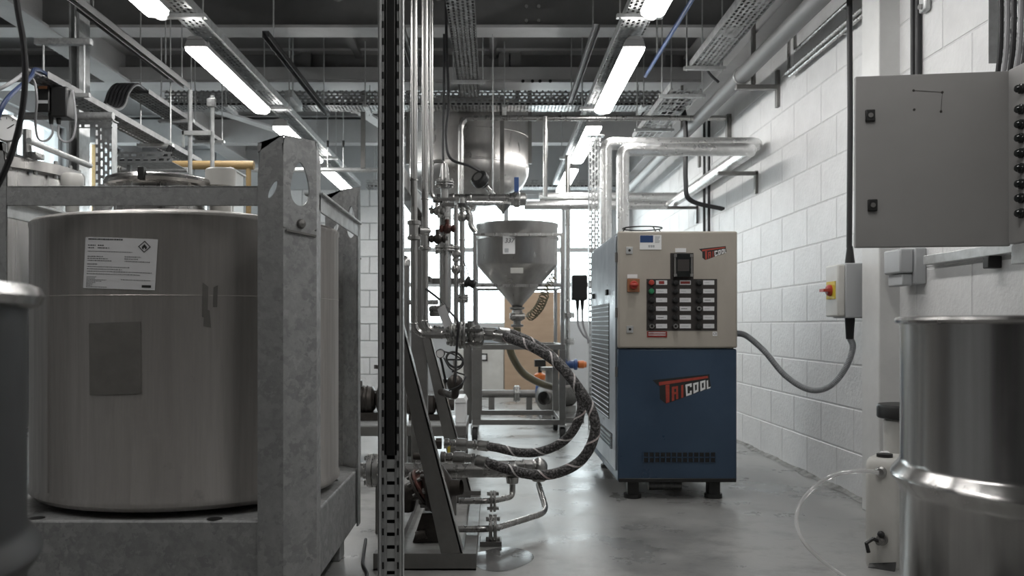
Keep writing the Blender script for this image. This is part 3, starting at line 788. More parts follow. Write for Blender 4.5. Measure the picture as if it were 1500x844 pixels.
# button panel
pn = plate('button_panel', (946.4,409), (1049.5,484.5), 'panel_brown', ch, D0, D0+.002)
plate('display_backing', (981,371), (1015,409.5), 'panel_brown', ch, D0, D0+.002)
ds = plate('controller_cover', (984.5,372.2), (1012,407), 'black_gloss', ch, D0+.001, D0+.03, .006)
for px in (986.3, 1010.6): plate('cover_trim', (px-1.3, 375), (px+1.3, 404), 'steel_frame', ds, D0+.028, D0+.032)
for px in (986.8, 1010.2):
    for py in (375.5, 404): plate('cover_screw', (px-2, py-2), (px+2, py+2), 'steel', ds, D0+.029, D0+.034)
plate('controller_screen', (990,381), (1007,398), 'panel_brown', ds, D0+.029, D0+.0305)
plate('controller_label', (988.3,364), (1004,370), 'white', ch)
cols = (953.2, 987.8, 1022); rows = (414.5, 427, 440, 452.5, 465.3, 478)
kinds = {(0,0):'red',(0,1):'green'}
for ci, cx in enumerate(cols):
    for ri, cy in enumerate(rows):
        p = F(cx, cy, D0+.002)
        mt = kinds.get((ci,ri), 'black')
        b = obj('push_button', MB().lathe(p, (0,-1,0), [(.0165,0),(.0165,.006),(.013,.008),(.013,.016),(.011,.02),(.001,.021)], 20), mt, pn)
        if (ci,ri) in ((0,5),(1,5),(2,3)):
            obj('button_bezel', MB().torus(p+Vector((0,-.021,0)), (0,-1,0), .009, .003, 16, 6), 'steel', b)
        else:
            obj('button_bezel', MB().torus(p+Vector((0,-.006,0)), (0,-1,0), .0155, .002, 18, 6), 'rubber', b)
        lb_ = plate('button_label', (cx+7, cy-3.4), (cx+23.2, cy+3), 'paper', pn, D0+.002, D0+.0035)
        if (ci,ri) == (0,0): plate('label_mark', (cx+11,cy-2.5),(cx+19,cy+2),'red_dark',lb_, D0+.0034, D0+.004)
        elif (ci,ri) == (1,0): plate('label_mark', (cx+8,cy-2),(cx+22,cy+1.6),'red_dark',lb_, D0+.0034, D0+.004)
        else: plate('label_mark', (cx+9,cy-.5),(cx+20-2*((ci+ri)%3),cy+.3),'plastic_grey' if (ri+ci)%4 else 'ink',lb_, D0+.0034, D0+.004)
rs = plate('warning_strip', (947,485.5), (976.5,494.2), 'red_dark', ch)
plate('strip_print', (949,487), (974,488.4), 'paper', rs, D0+.003, D0+.0036); plate('strip_print', (949,490.2), (974,491.4), 'paper', rs, D0+.003, D0+.0036)
ce = plate('approval_sticker', (1043,486), (1049.5,492.3), 'white', ch)
def text_mesh(txt, size, org, ux, uz, mt, par, name, off=.0006, center=True, slant=0.):
    cu = bpy.data.curves.new('t', 'FONT'); cu.body = txt; cu.size = size; cu.shear = slant
    if center: cu.align_x = 'CENTER'; cu.align_y = 'CENTER'
    ob = bpy.data.objects.new('t', cu); C.objects.link(ob)
    dg = bpy.context.evaluated_depsgraph_get(); me = ob.evaluated_get(dg).to_mesh()
    m = MB(); m.v = [Vector(org)+Vector(ux)*v.co.x+Vector(uz)*v.co.y for v in me.vertices]; m.f = [tuple(p.vertices) for p in me.polygons]
    ob.evaluated_get(dg).to_mesh_clear(); bpy.data.objects.remove(ob); bpy.data.curves.remove(cu)
    return obj(name, m, mt, par, smooth=0)
text_mesh('CE', .016, F(1046.2, 489.2, D0+.0036), (1,0,0), (0,0,1), 'ink', ce, 'lettering')
# logo lettering (flat print)
def logo(ox, oy, s, d, name, lab):
    def Q(x, y, k): p = F(ox + x*s, oy + y*s, d + k); return p
    def poly(m, pts, k): m.add([Q(x, y, k) for x, y in pts], [tuple(range(len(pts)-1,-1,-1))])
    root = obj(name, (lambda m: (poly(m, [(190,265),(1195,160),(1200,250),(1225,400),(1150,430),(1020,470),(910,510),(780,555),(560,640),(425,680),(320,600),(315,375),(275,350)], .0006), m)[1])(MB()), 'ink', ch, smooth=0)
    root['label'] = lab
    def letter(nm, quads, mt):
        m = MB()
        for q in quads: poly(m, q, .0012)
        obj(nm, m, mt, root, smooth=0)
    letter('letter_t', [[(300,300),(1165,190),(1172,228),(310,360)], [(420,352),(490,342),(490,655),(430,675)]], 'logo_red')
    letter('letter_r', [[(530,385),(572,378),(575,622),(532,637)], [(572,378),(640,368),(640,412),(573,420)], [(608,414),(640,410),(645,592),(608,606)], [(573,478),(610,470),(610,510),(574,516)]], 'logo_red')
    letter('letter_i', [[(695,355),(735,347),(735,568),(698,582)]], 'logo_red')
    letter('letter_c', [[(770,345),(882,318),(882,385),(848,390),(848,365),(805,375)][:3]+[(850,390),(850,365),(806,376)], [(770,345),(806,376),(812,505),(785,550)], [(812,505),(850,492),(850,455),(882,448),(882,518),(785,550)]], 'white')
    for nm, a, t, b in (('letter_o', 908, 320, 505), ('letter_o', 1030, 288, 465)):
        w = 94
        letter(nm, [[(a,t),(a+w,t-24),(a+w-30,t+18),(a+30,t+32)], [(a,t),(a+30,t+32),(a+34,b-55),(a+6,b)], [(a+w,t-24),(a+w,b-42),(a+w-28,b-70),(a+w-30,t+18)], [(a+6,b),(a+34,b-55),(a+w-28,b-70),(a+w,b-42)]], 'white')
    letter('letter_l', [[(1145,275),(1172,266),(1176,392),(1150,425)], [(1176,392),(1220,380),(1210,405),(1150,425)]], 'white')
k1 = 120/1447
logo(940, 535, k1, .0, 'logo', 'slanted red and white lettering on the blue casing')
k2 = (1064-1023)/(1220-190)*.98
logo(1023-190*k2, 365-265*k2, k2, D0, 'logo', 'small slanted red and white lettering on the grey door')
# conduit from the chiller to the wall isolator
# isolator box on wall
iz = lambda py: P(0, py, 4.3).z
ib = thing('wall_isolator', 'grey rotary isolator box with red handle beside the white column', 'switch', (XW-.08, 4.34, iz(466)))
obj('box_body', MB().box(1.705, XW, 4.26, 4.42, iz(466), iz(386)), 'plastic_grey', ib, bevel=.006)
cv = obj('box_cover', MB().box(1.668, 1.706, 4.262, 4.418, iz(464), iz(388)), 'white_plastic', ib, bevel=.008)
obj('handle_plate', MB().box(1.664, 1.67, 4.285, 4.395, iz(438), iz(412)), 'yellow', ib, smooth=0)
pk = Vector((1.664, 4.34, iz(425)))
obj('rotary_handle', MB().lathe(pk, (-1,0,0), [(.028,0),(.028,.012),(.02,.02),(.001,.02)], 24).box(pk.x-.045, pk.x-.012, pk.y-.028, pk.y+.028, pk.z-.007, pk.z+.007), 'red', ib)
obj('cable_gland', MB().cyl((1.755, 4.33, iz(465)), (1.755, 4.33, iz(497)), .024, .018, seg=16), 'black', ib)
obj('cable_gland', MB().cyl((1.755, 4.33, iz(386)), (1.755, 4.33, iz(360)), .024, .014, seg=16), 'black', ib)
pa = Vector((x1, 4.75, 0)); pa.z = P(1080, 487, 4.6).z
cpts = [(x1+.03, 4.62, P(0,488,4.6).z), (x1+.09, 4.60, P(0,492,4.6).z), P(1120,515,4.55), P(1150,550,4.5), P(1185,571,4.45), P(1215,566,4.4), P(1238,540,4.36), P(1249,510,4.33), (1.755, 4.33, iz(495))]
cd = thing('flexible_conduit', 'grey ribbed conduit sagging between the chiller and the wall isolator', 'conduit', (1.5, 4.5, .5))
sp = spline(cpts, 14)
obj('conduit_sleeve', MB().tube(sp, .0145, 12), 'conduit', cd)
rb = MB()
for i in range(1, len(sp)-1): rb.torus(sp[i], sp[i+1]-sp[i-1], .0145, .0022, 12, 5)
stuff(obj('conduit_ribs', rb, 'conduit', cd))
obj('conduit_gland', MB().cyl((x1-.004, 4.62, P(0,488,4.6).z), (x1+.035, 4.62, P(0,488,4.6).z), .026, .02, seg=16), 'black', cd)
# riser cable above isolator
tag(obj('riser_cable', MB().tube([(1.752, 4.33, iz(362)), (1.757, 4.33, 1.9), (1.754, 4.33, 2.4), (1.75, 4.33, 2.76), (1.69, 4.33, 3.0), (1.68, 4.33, ZC)], .0135, 10), 'cable'), 'thick black cable rising from the wall isolator to the ceiling', 'cable')

# ================================================================== CONTROL CABINET
cb = thing('control_cabinet', 'grey wall cabinet with its plain door swung open', 'cabinet', (1.76, 2.45, 1.137))
A, B = P(1253.5, 0, 2.9), P(1480, 0, 2.835)
A.z = B.z = 0
zt_, zb_ = P(0, 112, 2.9).z, P(0, 363, 2.9).z
t_ = (B-A).normalized(); n_ = Vector((-t_.y, t_.x, 0))
dd = obj('cabinet_door', MB().prism([A+Vector((0,0,zb_)), B+Vector((0,0,zb_)), B+Vector((0,0,zt_)), A+Vector((0,0,zt_))], n_*.022), 'cabinet_grey', cb, smooth=0, bevel=.003)
for px, py in ((1274.5,170.5),(1278,301.5)):
    p = A + t_*((px-1253.5)/225.5*(B-A).length); p.z = P(0, py, 2.9).z
    l = obj('quarter_turn_lock', MB().obox(p-n_*.004, t_*.015, n_*.006, Vector((0,0,.0195))), 'black', dd, bevel=.003)
    obj('lock_insert', MB().cyl(p-n_*.010, p-n_*.013, .008, seg=14), 'steel_frame', l)
ls = MB()
cn = [(1339,132),(1381,136),(1379,164),(1340,160)]
pts = []
for px, py in cn:
    p = A + t_*((px-1253.5)/225.5*(B-A).length); p.z = P(0, py, 2.87).z; pts.append(p - n_*.0008)
for i in range(4): obj('screw_hole', MB().cyl(pts[i]-n_*.0005, pts[i]+n_*.002, .004, seg=10), 'panel_brown', dd)
for i in (0, 1): obj('label_scar', MB().bar(pts[i], pts[i+1], .0012, .0006, up=n_), 'panel_brown', dd, smooth=0)
obj('cabinet_body', MB().box(1.672, XW-.001, 2.0, 2.83, zb_-.005, zt_+.005), 'cabinet_grey', cb, smooth=0, bevel=.004)
fp = obj('button_door', MB().box(1.655, 1.673, 2.01, 2.828, zb_+.005, zt_), 'cabinet_grey', cb, smooth=0, bevel=.003)
for i, py in enumerate((131,161,183,203,225,247,270,291,313)):
    p = Vector((1.655, 2.752, P(0, py, 2.76).z))
    k = obj('push_button', MB().lathe(p, (-1,0,0), [(.016,0),(.016,.008),(.012,.010),(.012,.018),(.009,.022),(.001,.023)], 18), 'black_gloss', fp)
obj('cabinet_hinge', MB().cyl((1.662, 2.822, zb_+.06), (1.662, 2.822, zb_+.12), .007, seg=10), 'steel_frame', cb)
obj('cabinet_hinge', MB().cyl((1.662, 2.822, zt_-.12), (1.662, 2.822, zt_-.06), .007, seg=10), 'steel_frame', cb)
# galvanised trough end under the cabinet and wall channel
tr = thing('trunking_box', 'galvanised trunking end fixed below the wall cabinet', 'trunking', (1.7, 2.6, 1.06))
obj('trunking_body', MB().box(1.60, XW, 2.35, 2.72, P(0,388,2.72).z, zb_-.007), 'galv_light', tr, smooth=0, bevel=.003)
obj('wall_rail', MB().box(XW-.045, XW, 2.84, 3.72, 1.135, 1.175), 'galv_light', tr, smooth=0, bevel=.003)
obj('rail_clamp', MB().box(XW-.05, XW, 3.22, 3.26, 1.09, 1.135), 'black', tr, bevel=.004)
# socket
sk = thing('wall_socket', 'grey weatherproof socket box on the wall beside the column', 'socket', (XW-.05, 3.87, P(0,420,3.9).z))
obj('socket_back', MB().box(XW-.05, XW, 3.78, 3.96, P(0,418,3.9).z, P(0,366,3.9).z), 'plastic_grey', sk, bevel=.006)
obj('socket_flap', MB().box(XW-.11, XW-.05, 3.79, 3.95, P(0,402,3.9).z, P(0,367,3.9).z), 'plastic_grey', sk, bevel=.008)
obj('socket_base', MB().box(XW-.095, XW-.05, 3.80, 3.94, P(0,420,3.9).z, P(0,403,3.9).z), 'plastic_grey', sk, bevel=.006)
# riser cables behind cabinet
for i, (px, r) in enumerate(((1341.5,.011),(1350,.013))):
    y = XW*FPX/(px-VX)+.0
    tag(obj('riser_cable', MB().cyl((XW-r-.001, y, 1.30), (XW-r-.001, y, ZC), r, seg=12), 'cable'), ['thinner black cable clipped to the wall above the open cabinet door', 'thicker black cable clipped to the wall above the open cabinet door'][i], 'cable')
o = thing('conduit_clip', 'steel saddle end on the wall above the open cabinet door', 'bracket', (XW, 3.74, 2.25))
py_ = XW*FPX/(1360-VX)
obj('saddle', MB().box(XW-.03, XW, py_-.03, py_+.03, P(0,18,py_).z, P(0,-30,py_).z), 'galv_light', o, bevel=.01); obj('saddle_bolt', MB().cyl((XW-.03, py_, P(0,10,py_).z), (XW-.042, py_, P(0,10,py_).z), .012, seg=6), 'steel', o)
# trunking with cables top right
y_ = 3.16
vt = thing('riser_trunking', 'vertical punched trunking with cables rising from the wall cabinet', 'trunking', (XW-.03, y_, 1.9))
obj('trunking_back', MB().box(XW-.004, XW-.001, 2.98, 3.22, P(0,78,3.1).z, ZC), 'perf_yz', vt, smooth=0)
for y in (2.98, 3.22): obj('trunking_side', MB().box(XW-.05, XW-.001, y-.001, y+.001, P(0,78,3.1).z, ZC), 'galv_light', vt, smooth=0)
for i in range(5):
    y = 3.02+.04*i; m_ = ['cable', 'cable_grey', 'cable', 'cable_grey', 'cable'][i]
    tag(obj('control_cable', MB().tube(spline([(XW-.03, y, ZC), (XW-.03, y, 2.3), (XW-.03, y, 1.88), (XW-.03, y+.07, 1.6), (XW-.03, y+.08, 1.176)]), .009, 8), m_), ['black', 'grey', 'black', 'grey', 'black'][i]+' control cable dropping from the punched riser trunking', 'cable', 'cables in the riser trunking')
# thin wall conduits (L-shaped)
for i, (zz, yy, xx) in enumerate(((H+1.535, 5.43, 1.825), (H+1.66, 5.32, 1.825))):
    t = thing('wall_conduit', ['lower L-shaped steel conduit on the upper block wall', 'upper L-shaped steel conduit on the upper block wall'][i], 'conduit', (xx, yy, zz))
    obj('conduit_tube', MB().tube(fillet([(xx, 2.2, zz), (xx, yy, zz), (xx, yy, zz+.35)], .03)+[Vector((xx, yy, 2.775))], .011, 10), 'steel', t)
    if i == 0: obj('conduit_tube', MB().tube([(xx-.028, 2.2, zz+.01), (xx-.028, yy-.03, zz+.01)], .010, 10), 'steel', t)
    for y in (3.4, 4.6): obj('saddle_clip', MB().box(xx+.008, XW, y-.012, y+.012, zz-.012, zz+.012), 'galv_light', t, smooth=0)

# ================================================================== WHITE CAN, BOTTLE, CLEAR HOSE
jc = thing('plastic_can', 'tall white plastic can with two taps on the floor by the column', 'container', (1.47, 3.25, 0))
R_ = Matrix.Rotation(math.radians(-38), 3, 'Z'); cc = Vector((1.468, 3.27, 0))
def J(x, y, z): return cc + R_ @ Vector((x, y, z))
hw, hd, hz_ = .058, .10, .395
def rr_poly(hx, hy, r, n=5):
    o = []
    for sx, sy, a0 in ((1,1,0),(-1,1,90),(-1,-1,180),(1,-1,270)):
        for k in range(n+1):
            a = math.radians(a0+90*k/n); o.append((sx*(hx-r)+r*math.cos(a), sy*(hy-r)+r*math.sin(a)))
    return o
m = MB(); ringz = [(0,.96),(.012,1),(hz_-.03,1),(hz_-.01,.95),(hz_,.85)]
pl = rr_poly(hw, hd, .022); NP = len(pl)
vs_ = [J(a*s, b*s, z) for z, s in ringz for a, b in pl]
fs_ = [(k*NP+i, k*NP+(i+1)%NP, (k+1)*NP+(i+1)%NP, (k+1)*NP+i) for k in range(len(ringz)-1) for i in range(NP)] + [tuple(range(NP-1,-1,-1)), tuple(range((len(ringz)-1)*NP, len(ringz)*NP))]
obj('can_body', m.add(vs_, fs_), 'white_plastic', jc)
obj('filler_cap', MB().cyl(J(-.005,-.03,hz_-.001), J(-.005,-.03,hz_+.012), .028, seg=24), 'black', jc)
fx_ = Vector((-math.cos(math.radians(38)), math.sin(math.radians(38)), 0)); nf = R_ @ Vector((0,-1,0))
up_c = J(.0,-hd,hz_-.045)
obj('hose_boss', MB().lathe(up_c, nf, [(.02,-.004),(.02,.006),(.013,.012),(.013,.02),(.001,.021)], 18), 'steel', jc)
lp = J(.005,-hd,.105)
tp = obj('drain_tap', MB().lathe(lp, nf, [(.02,-.004),(.02,.012),(.012,.014),(.012,.05),(.001,.051)], 18), 'steel_frame', jc)
obj('tap_lever', MB().tube([lp+nf*.04, lp+nf*.05+Vector((-.02,0,.012)), lp+nf*.045+Vector((-.05,-.01,-.002)), lp+nf*.045+Vector((-.042,-.01,-.035))], .007, 8), 'black', tp)
obj('tap_knob', MB().sphere(lp+nf*.02+Vector((0,0,.022)), .013), 'black', tp)
obj('foot_wedge', MB().prism([J(-.04,-hd-.02,0), J(.05,-hd-.02,0), J(.05,-hd,.03), J(-.04,-hd,.012)], R_ @ Vector((0,.01,0))), 'black', jc, smooth=0)
tag(obj('clear_hose', MB().tube(spline([up_c+nf*.031, P(1262,690,3.18), P(1225,695,3.2), P(1190,716,3.2), P(1168,750,3.15), P(1175,790,3.05), (1.16,3.0,.05), (1.25,2.86,.012), (1.36,2.82,.009), (1.5,2.85,.009)]), .0075, 10), 'clear_tube'), 'clear plastic hose looping from the white can onto the floor', 'hose')
bt = thing('dispenser_bottle', 'white container with wide black lid behind the plastic can', 'container', (1.705, 3.62, 0))
obj('bottle_body', MB().lathe((1.705,3.62,0), (0,0,1), [(.01,0),(.085,.002),(.092,.012),(.092,.49),(.08,.505)], 32), 'white_plastic', bt)
obj('bottle_lid', MB().lathe((1.705,3.62,0), (0,0,1), [(.114,.50),(.118,.505),(.118,.545),(.112,.556),(.01,.56)], 32), 'black', bt)
obj('bottle_tap', MB().lathe((1.60,3.60,.345), (-1,-.3,0), [(.022,-.03),(.022,.01),(.012,.02),(.001,.02)], 16), 'white', bt)
# ================================================================== SLOTTED UPRIGHT IN FRONT OF THE SKID
UY = 2.60
ux0, ux1 = P(553.5,0,UY).x, P(590,0,UY).x
su = thing('slotted_upright', 'tall galvanised slotted upright with a black strip in its channel', 'upright', ((ux0+ux1)/2, UY, 0))
W = ux1-ux0; dp = .045
obj('channel_side', MB().box(ux0, ux0+.003, UY, UY+dp, 0, ZC-.02), 'galv_light', su, smooth=0)
obj('channel_side', MB().box(ux1-.003, ux1, UY, UY+dp, 0, ZC-.02), 'galv_light', su, smooth=0)
lip = .0165
obj('channel_lip', MB().box(ux0, ux0+.010, UY, UY+.003, 0, ZC-.02), 'galv_light', su, smooth=0, bevel=.001)
obj('channel_lip', MB().box(ux1-.010, ux1, UY, UY+.003, 0, ZC-.02), 'galv_light', su, smooth=0, bevel=.001)
# toothed inner rails beside the strip
zs = P(0,668,UY).z
for sx, xa in ((1, ux0+.010), (-1, ux1-.010)):
    m = MB(); z = 0
    m.prism([(xa, UY+.004, 0), (xa+sx*.008, UY+.004, 0), (xa+sx*.008, UY+.004, ZC-.02), (xa, UY+.004, ZC-.02)], (0,.003,0))
    r_ = obj('inner_rail', m, 'galv', su, smooth=0)
    t0 = None
    for k in range(66):
        z = .01 + .05*k
        if z + .03 > ZC-.03: break
        if t0 is None: t0 = obj('slot', MB().box(xa+sx*.002, xa+sx*.0075, UY+.002, UY+.0045, z, z+.02), 'black', r_, smooth=0)
        else: inst(t0, 'slot', (WLOC[t0.name].x, WLOC[t0.name].y, z), r_)
obj('rubber_strip', MB().box(ux0+.022, ux1-.022, UY+.004, UY+.03, zs, ZC-.02), 'black', su, bevel=.004)
obj('channel_back', MB().box(ux0+.003, ux1-.003, UY+.034, UY+.037, zs-.05, ZC-.02), 'black', su, smooth=0)
# slotted back web, open slots below the strip
m = MB(); z = 0; xa, xb = ux0+.025, ux1-.025; mid = (xa+xb)/2
m.box(ux0+.003, xa, UY+.012, UY+.015, 0, zs).box(xb, ux1-.003, UY+.012, UY+.015, 0, zs)
wb_ = obj('slotted_web', m, 'galv_light', su, smooth=0)
b0 = None
k = 0
while z < zs-.03:
    hgt = .027
    if b0 is None: b0 = obj('web_bridge', MB().box(xa-.001, xb+.001, UY+.012, UY+.015, z, z+hgt), 'galv_light', wb_, smooth=0)
    else: inst(b0, 'web_bridge', (mid, UY+.0135, z), wb_)
    z += .038; k += 1
obj('web_back', MB().box(ux0+.003, ux1-.003, UY+.034, UY+.037, 0, zs-.05), 'black', su, smooth=0)  # black stands in for the shade inside the channel, seen through the slots
obj('base_plate', MB().box(ux0-.04, ux1+.04, UY-.03, UY+.09, 0, .008), 'galv', su, smooth=0)

# ================================================================== PIPE SKID FRAME
sf = thing('skid_frame', 'grey steel A-frame skid with slanting flat braces', 'frame', (-.25, 3.8, 0))
PX0, PX1 = -.407, -.327
for y in (3.2, 4.4):
    obj('post', MB().box(PX0, PX1, y-.02, y+.06, .06, 1.50 if y < 4 else 1.50), 'steel_frame', sf, smooth=0, bevel=.004)
    yy = y-.03
    top = [P(577,440,3.2), P(586.5,452,3.2)]
    # brace polygon in the plane of the near frame, reused for the far one
    a0, a1, b1, b0_ = Vector((-.375,0,.93)), Vector((-.337,0,.93)), Vector((-.107,0,0.055)), Vector((-.187,0,0.055))
    obj('diagonal_brace', MB().prism([v+Vector((0,yy,0)) for v in (b0_, b1, a1, a0)], (0,.012,0)), 'steel_frame', sf, smooth=0, bevel=.002)
    obj('brace_flange', MB().prism([v+Vector((0,yy,0)) for v in (b1, b1+Vector((-.008,0,0)), a1+Vector((-.006,0,0)), a1)], (0,.07,0)), 'steel', sf, smooth=0)
    obj('foot_angle', MB().box(-.43, -.06, yy-.006, yy, 0, .06).box(-.43, -.06, yy-.006, yy+.07, 0, .006).box(-.43,-.06,yy,yy+.07,.05,.056), 'steel_frame', sf, smooth=0)
obj('top_rail', MB().box(PX0+.01, PX1-.016, 3.26, 4.38, 1.42, 1.495), 'steel_frame', sf, smooth=0, bevel=.003)
for x in (-.39, -.085):
    obj('base_rail', MB().box(x-.025, x+.025, 3.17, 4.46, .0, .04), 'steel_frame', sf, smooth=0, bevel=.003)

# ------------------------------------------------------------------ piping helpers
def flange(par, p, ax, r, t=.014, nb=6, mt='steel', pair=True):
    ax = Vector(ax).normalized(); p = Vector(p)
    f = obj('flange', MB().cyl(p-ax*t, p-ax*.0015, r, seg=28) , mt, par, bevel=.002)
    if pair: obj('flange', MB().cyl(p+ax*.0015, p+ax*t, r, seg=28), mt, par, bevel=.002)
    T, u, w = MB().frame(ax)
    for k in range(nb):
        a = 2*math.pi*k/nb+.3; c_ = p + (u*math.cos(a)+w*math.sin(a))*r*.78
        obj('bolt', MB().cyl(c_-ax*(t+.012), c_+ax*(t+.012), r*.11+.002, seg=6), 'steel', f)
    return f
def pipe(name, pts, r, label, mt='steel', bend=None, seg=16, flanges=(), cat='pipe', clips=(), group=None):
    pts = [Vector(p) for p in pts]
    c0 = sum(pts, Vector())/len(pts); c0.z = min(p.z for p in pts)
    t = thing(name, label, cat, c0, group)
    obj('pipe_run', MB().tube(fillet(pts, bend or r*3.2, 8), r, seg), mt, t)
    for p, ax, fr in flanges: flange(t, p, ax, fr, max(.010, fr*.28))
    for p, ax in clips: obj('pipe_clamp', MB().torus(p, ax, r*1.05, r*.22, 20, 6), 'steel', t)
    return t
def V(*a): return Vector(a)
# two tall risers with bottom elbows
Ya = 3.62
xa_, xb_ = P(606.5,0,Ya).x, P(622.5,0,Ya+.12).x
p1 = pipe('process_pipe', [V(xa_,Ya,ZC-.02), V(xa_,Ya,P(0,491,Ya).z), V(P(658.4,0,Ya).x,Ya,P(0,491,Ya).z)], .0138, 'tall steel riser pipe bending at the bottom to the hose manifold', bend=.06,
     clips=[(V(xa_,Ya,P(0,264,Ya).z),(0,0,1)), (V(xa_,Ya,P(0,474,Ya).z),(0,0,1)), (V(P(647,0,Ya).x,Ya,P(0,491,Ya).z),(1,0,0))])
p2 = pipe('process_pipe', [V(xb_,Ya+.12,ZC-.02), V(xb_,Ya+.12,P(0,486,Ya+.12).z), V(P(664,0,Ya+.12).x,Ya+.12,P(0,486,Ya+.12).z)], .0138, 'second tall steel riser pipe behind the manifold elbow', bend=.06,
     clips=[(V(xb_,Ya+.12,P(0,292,Ya+.12).z),(0,0,1)), (V(xb_,Ya+.12,P(0,470,Ya+.12).z),(0,0,1))])
pipe('process_pipe', [V(P(632,0,4.0).x,4.0,ZC-.02), V(P(632,0,4.0).x,4.0,P(0,292,4.0).z), V(P(668,0,4.0).x,4.0,P(0,292,4.0).z)], .008, 'slim steel tube beside the tall risers', bend=.04)
# union block on risers
ub = thing('pipe_union', 'squat steel union valve clamped on the tall riser', 'valve', V(xa_,Ya,P(0,352,Ya).z))
obj('union_body', MB().lathe(V(xa_,Ya,P(0,351,Ya).z), (0,0,1), [(.016,-.004),(.028,0),(.028,.012),(.022,.016),(.022,.058),(.028,.062),(.028,.076),(.016,.08)], 24), 'steel', ub)
obj('union_side', MB().cyl(V(xa_+.02,Ya,P(0,338,Ya).z), V(xa_+.06,Ya+.02,P(0,338,Ya).z), .016, seg=18), 'steel', ub)
ub2 = thing('pipe_union', 'small steel check valve clamped on the second riser', 'valve', V(xb_,Ya+.12,P(0,362,Ya).z))
obj('union_body', MB().lathe(V(xb_,Ya+.12,P(0,362,Ya).z), (0,0,1), [(.015,-.004),(.027,0),(.027,.010),(.02,.014),(.02,.07),(.026,.074),(.026,.084),(.015,.088)], 24), 'steel', ub2)
obj('union_side', MB().cyl(V(xb_+.015,Ya+.12,P(0,345,Ya).z), V(P(656,0,3.74).x,Ya+.12,P(0,345,Ya).z), .009, seg=14), 'steel', ub2)

# relief valve and its column
Yc = 4.25
cxv = P(651,0,Yc).x
rv = thing('relief_column', 'steel pipe column topped by a cone-shaped relief valve', 'valve', V(cxv,Yc,P(0,470,Yc).z))
Z = lambda py, Y=Yc: P(0,py,Y).z
obj('cone_body', MB().lathe(V(cxv,Yc,0), (0,0,1), [(.018,Z(276)),(.026,Z(272)),(.024,Z(262)),(.017,Z(245)),(.014,Z(240)),(.001,Z(238))], 24), 'steel', rv)
flange(rv, V(cxv,Yc,Z(269)), (0,0,1), .046, .010, 6)
obj('lower_neck', MB().cyl(V(cxv,Yc,Z(292)), V(cxv,Yc,Z(272)), .018, seg=18), 'steel', rv)
obj('outlet_bend', MB().tube(spline([V(cxv,Yc,Z(241)), V(cxv-.012,Yc,Z(237)), V(cxv-.05,Yc,Z(237)), V(cxv-.07,Yc,Z(245))]), .009, 10), 'steel', rv)
obj('column_pipe', MB().cyl(V(cxv,Yc,Z(450)), V(cxv,Yc,Z(292)), .024, seg=20), 'steel', rv)
obj('column_collar', MB().cyl(V(cxv,Yc,Z(318)), V(cxv,Yc,Z(312)), .032, seg=20), 'steel', rv)
flange(rv, V(cxv,Yc,Z(365)), (0,0,1), .05, .011, 6)
obj('side_loop', MB().tube(spline([V(cxv-.02,Yc-.03,Z(320)), V(cxv-.03,Yc-.04,Z(308)), V(cxv-.005,Yc-.05,Z(302)), V(cxv+.05,Yc-.05,Z(302))]), .010, 10), 'steel', rv)
hv = obj('tap_wheel', MB().lathe(V(cxv-.055,Yc-.02,Z(307)), (-1,0,0), [(.02,0),(.02,.006),(.006,.008),(.006,.02)], 12), 'black', rv)
obj('column_foot', MB().tube(fillet([V(cxv,Yc,Z(444)), V(cxv,Yc,Z(452)), V(-.305,Yc+.16,Z(452))], .04), .018, 16), 'steel', rv)
pipe('process_pipe', [V(P(657.5,0,4.36).x,4.36,Z(300,4.36)), V(P(657.5,0,4.36).x,4.36,Z(460,4.36)), V(-.312,4.42,Z(460,4.36))], .012, 'thin steel pipe standing behind the relief valve column', mt='steel')
# pair of vertical pipes at 668-680
Yd = 4.6
xd1, xd2 = P(668,0,Yd).x, P(676.5,0,Yd).x
bulb_pipe = pipe('process_pipe', [V(xd1,Yd,P(0,300,Yd).z), V(xd1,Yd,P(0,480,Yd).z), V(-.295,4.47,P(0,480,Yd).z)], .012, 'short steel pipe with sight bulb next to the flanged riser', clips=[(V(xd1,Yd,P(0,395,Yd).z),(0,0,1)),(V(xd1,Yd,P(0,440,Yd).z),(0,0,1))])
r3 = pipe('process_pipe', [V(xd2,Yd+.05,P(0,288,Yd).z), V(xd2,Yd+.05,P(0,492,Yd).z), V(-.285,4.475,P(0,492,Yd).z)], .0145, 'tall flanged steel riser in front of the dished vessel',
     flanges=[(V(xd2,Yd+.05,P(0,437,Yd).z),(0,0,1),.034)], clips=[(V(xd2,Yd+.05,P(0,y,Yd).z),(0,0,1)) for y in (305,350,388,415)])
obj('pipe_bracket', MB().box(-.375, -.318, 4.4597, 4.665, 1.10, 1.13).box(-.345, xd2, 4.64, 4.665, 1.10, 1.13), 'steel_frame', r3, smooth=0)
# pipe from its top across the room to the wall bracket
Yx = 6.9
xt = P(675,0,Yx).x
cr = pipe('cross_pipe', [V(xt,Yx,P(0,296,Yx).z), V(xt,Yx,P(0,173,Yx).z), V(XW-.01,Yx,P(0,173,Yx).z)], .021, 'thin steel pipe crossing the room from the vessel to the block wall', bend=.09)
obj('end_bracket', MB().box(XW-.035, XW, Yx-.03, Yx+.03, P(0,206,Yx).z, P(0,168,Yx).z), 'steel_frame', cr, smooth=0, bevel=.003)
xv = P(798,0,Yx).x
hx = pipe('drop_pipe', [V(xv,Yx-.05,P(0,173,Yx).z), V(xv,Yx-.05,P(0,290,Yx).z)], .018, 'steel drop pipe between the crossing pipe and the lagged pipe')
